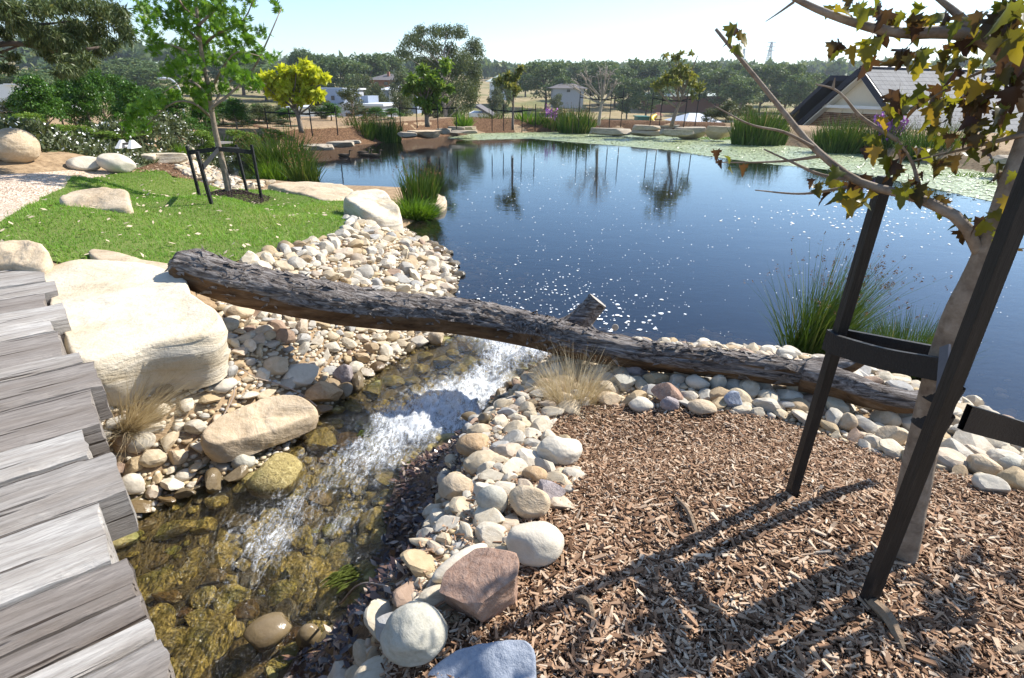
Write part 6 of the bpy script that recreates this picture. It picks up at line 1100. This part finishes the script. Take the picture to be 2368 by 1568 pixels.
for u in (1515, 1540, 1570, 1610, 1640): px_box(h, 'window', u, u+9, 226, 234, 111.9, .2, M['glass'])
h = house('farm_house', 'dark-roofed house among trees left of the bare tree', 1325, 105); px_box(h, 'wall', 1278, 1350, 204, 250, 105, 7, M['greywall']); hip(h, 1274, 1354, 192, 204, 105, 7, M['slateroof'], .5); px_box(h, 'window', 1310, 1318, 207, 213, 104.9, .2, M['glass'])
h = house('pale_roof_house', 'house with pale green roof on the rise right of the tall eucalypt', 1150, 120); px_box(h, 'wall', 1132, 1180, 188, 232, 120, 8, M['whitewall']); hip(h, 1128, 1186, 175, 189, 120, 8, M['greenroof'], .5); px_box(h, 'window', 1142, 1150, 192, 198, 119.9, .2, M['glass'])
h = house('white_building', 'bright white building corner behind the leftmost upright tree', 35, 24); px_box(h, 'wall', 10, 56, 196, 330, 26, 1.0, M['whitewall']); px_box(h, 'parapet', 8, 58, 194, 197, 25.9, 1.2, M['whitewall']); px_box(h, 'window', 38, 46, 225, 240, 25.95, .1, M['glass'])
h = house('low_white_building', 'low white building glimpsed between the upright trees', 130, 26); px_box(h, 'wall', 108, 158, 238, 330, 28, 1, M['whitewall']); px_box(h, 'parapet', 106, 160, 236.5, 239, 27.9, 1.2, M['greywall'])
h = house('metal_roof_shed', 'pale curved metal roof behind the right reeds', 1625, 44, 'shed'); px_box(h, 'wall', 1592, 1668, 284, 320, 44, 6, M['greywall']); hip(h, 1588, 1672, 262, 286, 44, 6, M['paleroof'], .2)
h = house('garden_box', 'green garden box on the field beside the slide', 1488, 62, 'box'); px_box(h, 'body', 1474, 1502, 271, 284, 62, 2, M['tank']).data.materials[0] = plain('green_metal', (.04, .15, .11), .5, .1, 5); px_box(h, 'lid', 1473, 1503, 269.5, 271.5, 61.9, 2.2, plain('green_lid', (.05, .18, .13), .5, .1, 5))
h = house('play_slide', 'small playground tower with a yellow slide on the field', 1520, 62, 'playground slide'); ysl = plain('yellow_plastic', (.75, .50, .03), .4, .1, 5); mb = MB(); add_tube(mb, spline(np.array([D(1516, 268, 62), D(1508, 272, 61.6), D(1506, 278, 61.2), D(1511, 284, 60.9)]), 12)-np.array(h.location), [.22]*12, k=10); mb.build('slide', ysl, h, smooth=True)
for u in (1515, 1528): px_box(h, 'post', u, u+2, 266, 286, 62, .2, M['redbrick'])
px_box(h, 'platform', 1514, 1531, 276, 278, 61.8, .9, M['redbrick']); hip(h, 1512, 1533, 260, 267, 61.8, 1.0, M['redbrick'], .1)
# pylons and street lamp
M['steel'] = plain('galvanised_steel', (.45, .47, .50), .5, .1, 3)
for (u, vt, vb_, r, lb) in [(1712, 112, 165, 380, 'left of the two right-hand lattice pylons on the ridge'), (1772, 96, 165, 340, 'right of the two right-hand lattice pylons on the ridge'), (244, 118, 165, 420, 'lattice pylon on the ridge at the far left')]:
    b, tp = D(u, vb_, r), D(u, vt, r); b[2] = Hn(b); o = thing('power_pylon', lb, 'pylon', b); h_ = tp[2]-b[2]; wv = h_*.10; mb = MB()
    for sx in (-1, 1):
        for sy in (-1, 1): mb.add(*bar((sx*wv, sy*wv, 0), (sx*wv*.18, sy*wv*.18, h_*.98), .28))
    L_ = 9
    for k in range(L_):
        z0, z1 = h_*k/L_, h_*(k+1)/L_; f0, f1 = wv*(1-.82*k/L_), wv*(1-.82*(k+1)/L_)
        for sy in (-1, 1): mb.add(*bar((-f0, sy*f0, z0), (f1, sy*f1, z1), .16)); mb.add(*bar((f0, sy*f0, z0), (-f1, sy*f1, z1), .16))
    mb.build('tower', M['steel'], o)
    for zf in (.74, .86, .97): mb = MB(); mb.add(*bar((-h_*.14, 0, h_*zf), (h_*.14, 0, h_*zf), .3)); mb.build('cross_arm', M['steel'], o)
p = at_r(412, 200, 33); o = thing('street_lamp', 'curved street lamp rising behind the young oak', 'street lamp', p); tp = D(408, 195, p[1])-p; hd = D(378, 182, p[1])-p; mb = MB(); add_tube(mb, spline(np.array([(0, 0, 0), (0, 0, tp[2]*.6), tp, (tp+hd)/2+[0, 0, .12], hd]), 20), np.linspace(.07, .04, 20), k=8); mb.build('pole', M['steel'], o, smooth=True); mb = MB(); V, F = ico(2); mb.add(V*[.28, .14, .07]+hd, F); mb.build('lamp_head', M['steel'], o, smooth=True)

# field fence posts and twigs around the stream
M['twig'] = plain('twig_grey', (.34, .27, .22), .9, .25, 30)
for (pth, lb) in [([(735, 958), (700, 930), (640, 905), (590, 890), (560, 870)], 'thin pale twig lying across the stones above the broad slab'), ([(480, 1060), (520, 985), (545, 915), (520, 880)], 'crooked grey twig over the stones beside the dry tuft'), ([(790, 1420), (860, 1380), (900, 1390)], 'dark wet twig in the litter on the right of the stream')]:
    q = np.array([PG(u, v)+[0, 0, .045] for u, v in pth]); mb = MB(); add_tube(mb, spline(q, 18), np.linspace(.004, .0015, 18), k=6); mb.build('twig', M['twig'], smooth=True, label=lb, cat='twig')
# wet leaf litter on the right stream margin
rng = np.random.default_rng(71)
M['wetlitter'] = NT('wet_litter'); t = M['wetlitter']; M['wetlitter'] = t.done(t.pbr(t.ramp(t.attr(), [(0, (.02, .012, .012)), (.5, (.07, .042, .035)), (.85, (.19, .11, .07)), (1, (.45, .36, .28))]), .22, None, .5))
lo, hi = LIT.min(0), LIT.max(0); q = rng.uniform(lo, hi, (6000, 2)); q = q[sdf(LIT, q[:, 0], q[:, 1]) < 0][:2200]; n = len(q); C = np.column_stack([q, np.maximum(H(q[:, 0], q[:, 1]), ZS(q[:, 1])-.02)+rng.uniform(.008, .022, n)])
a = rng.uniform(0, 6.3, n); L_ = rng.uniform(.012, .04, n); d = np.stack([np.cos(a), np.sin(a), rng.normal(0, .3, n)], -1); s_ = np.stack([-np.sin(a), np.cos(a), rng.normal(0, .4, n)], -1); V = np.stack([C, C+d*(L_*.5)[:, None]+s_*(L_*.2)[:, None], C+d*L_[:, None], C+d*(L_*.5)[:, None]-s_*(L_*.2)[:, None]], 1); MB().add(V.reshape(-1, 3), np.arange(n*4).reshape(n, 4), np.repeat(rng.uniform(0, 1, n), 4)).build('leaf_litter', M['wetlitter'], kind='stuff', label='dark wet leaf litter along the right of the stream')

# ------------------------------------------------------------------ the air between here and the ridge
hz = bpy.data.materials.new('haze'); hz.use_nodes = True; hz.node_tree.nodes.clear(); ho = hz.node_tree.nodes.new('ShaderNodeOutputMaterial'); pv = hz.node_tree.nodes.new('ShaderNodeVolumePrincipled')
pv.inputs['Color'].default_value = (.78, .86, .96, 1); pv.inputs['Density'].default_value = 0.0004; pv.inputs['Anisotropy'].default_value = 0.3; hz.node_tree.links.new(pv.outputs[0], ho.inputs['Volume'])
mb = MB(); mb.add(*box((0, 1400, 5), 6400, 3400, 90)); mb.build('haze', hz, kind='stuff', label='thin pale summer haze over the fields')
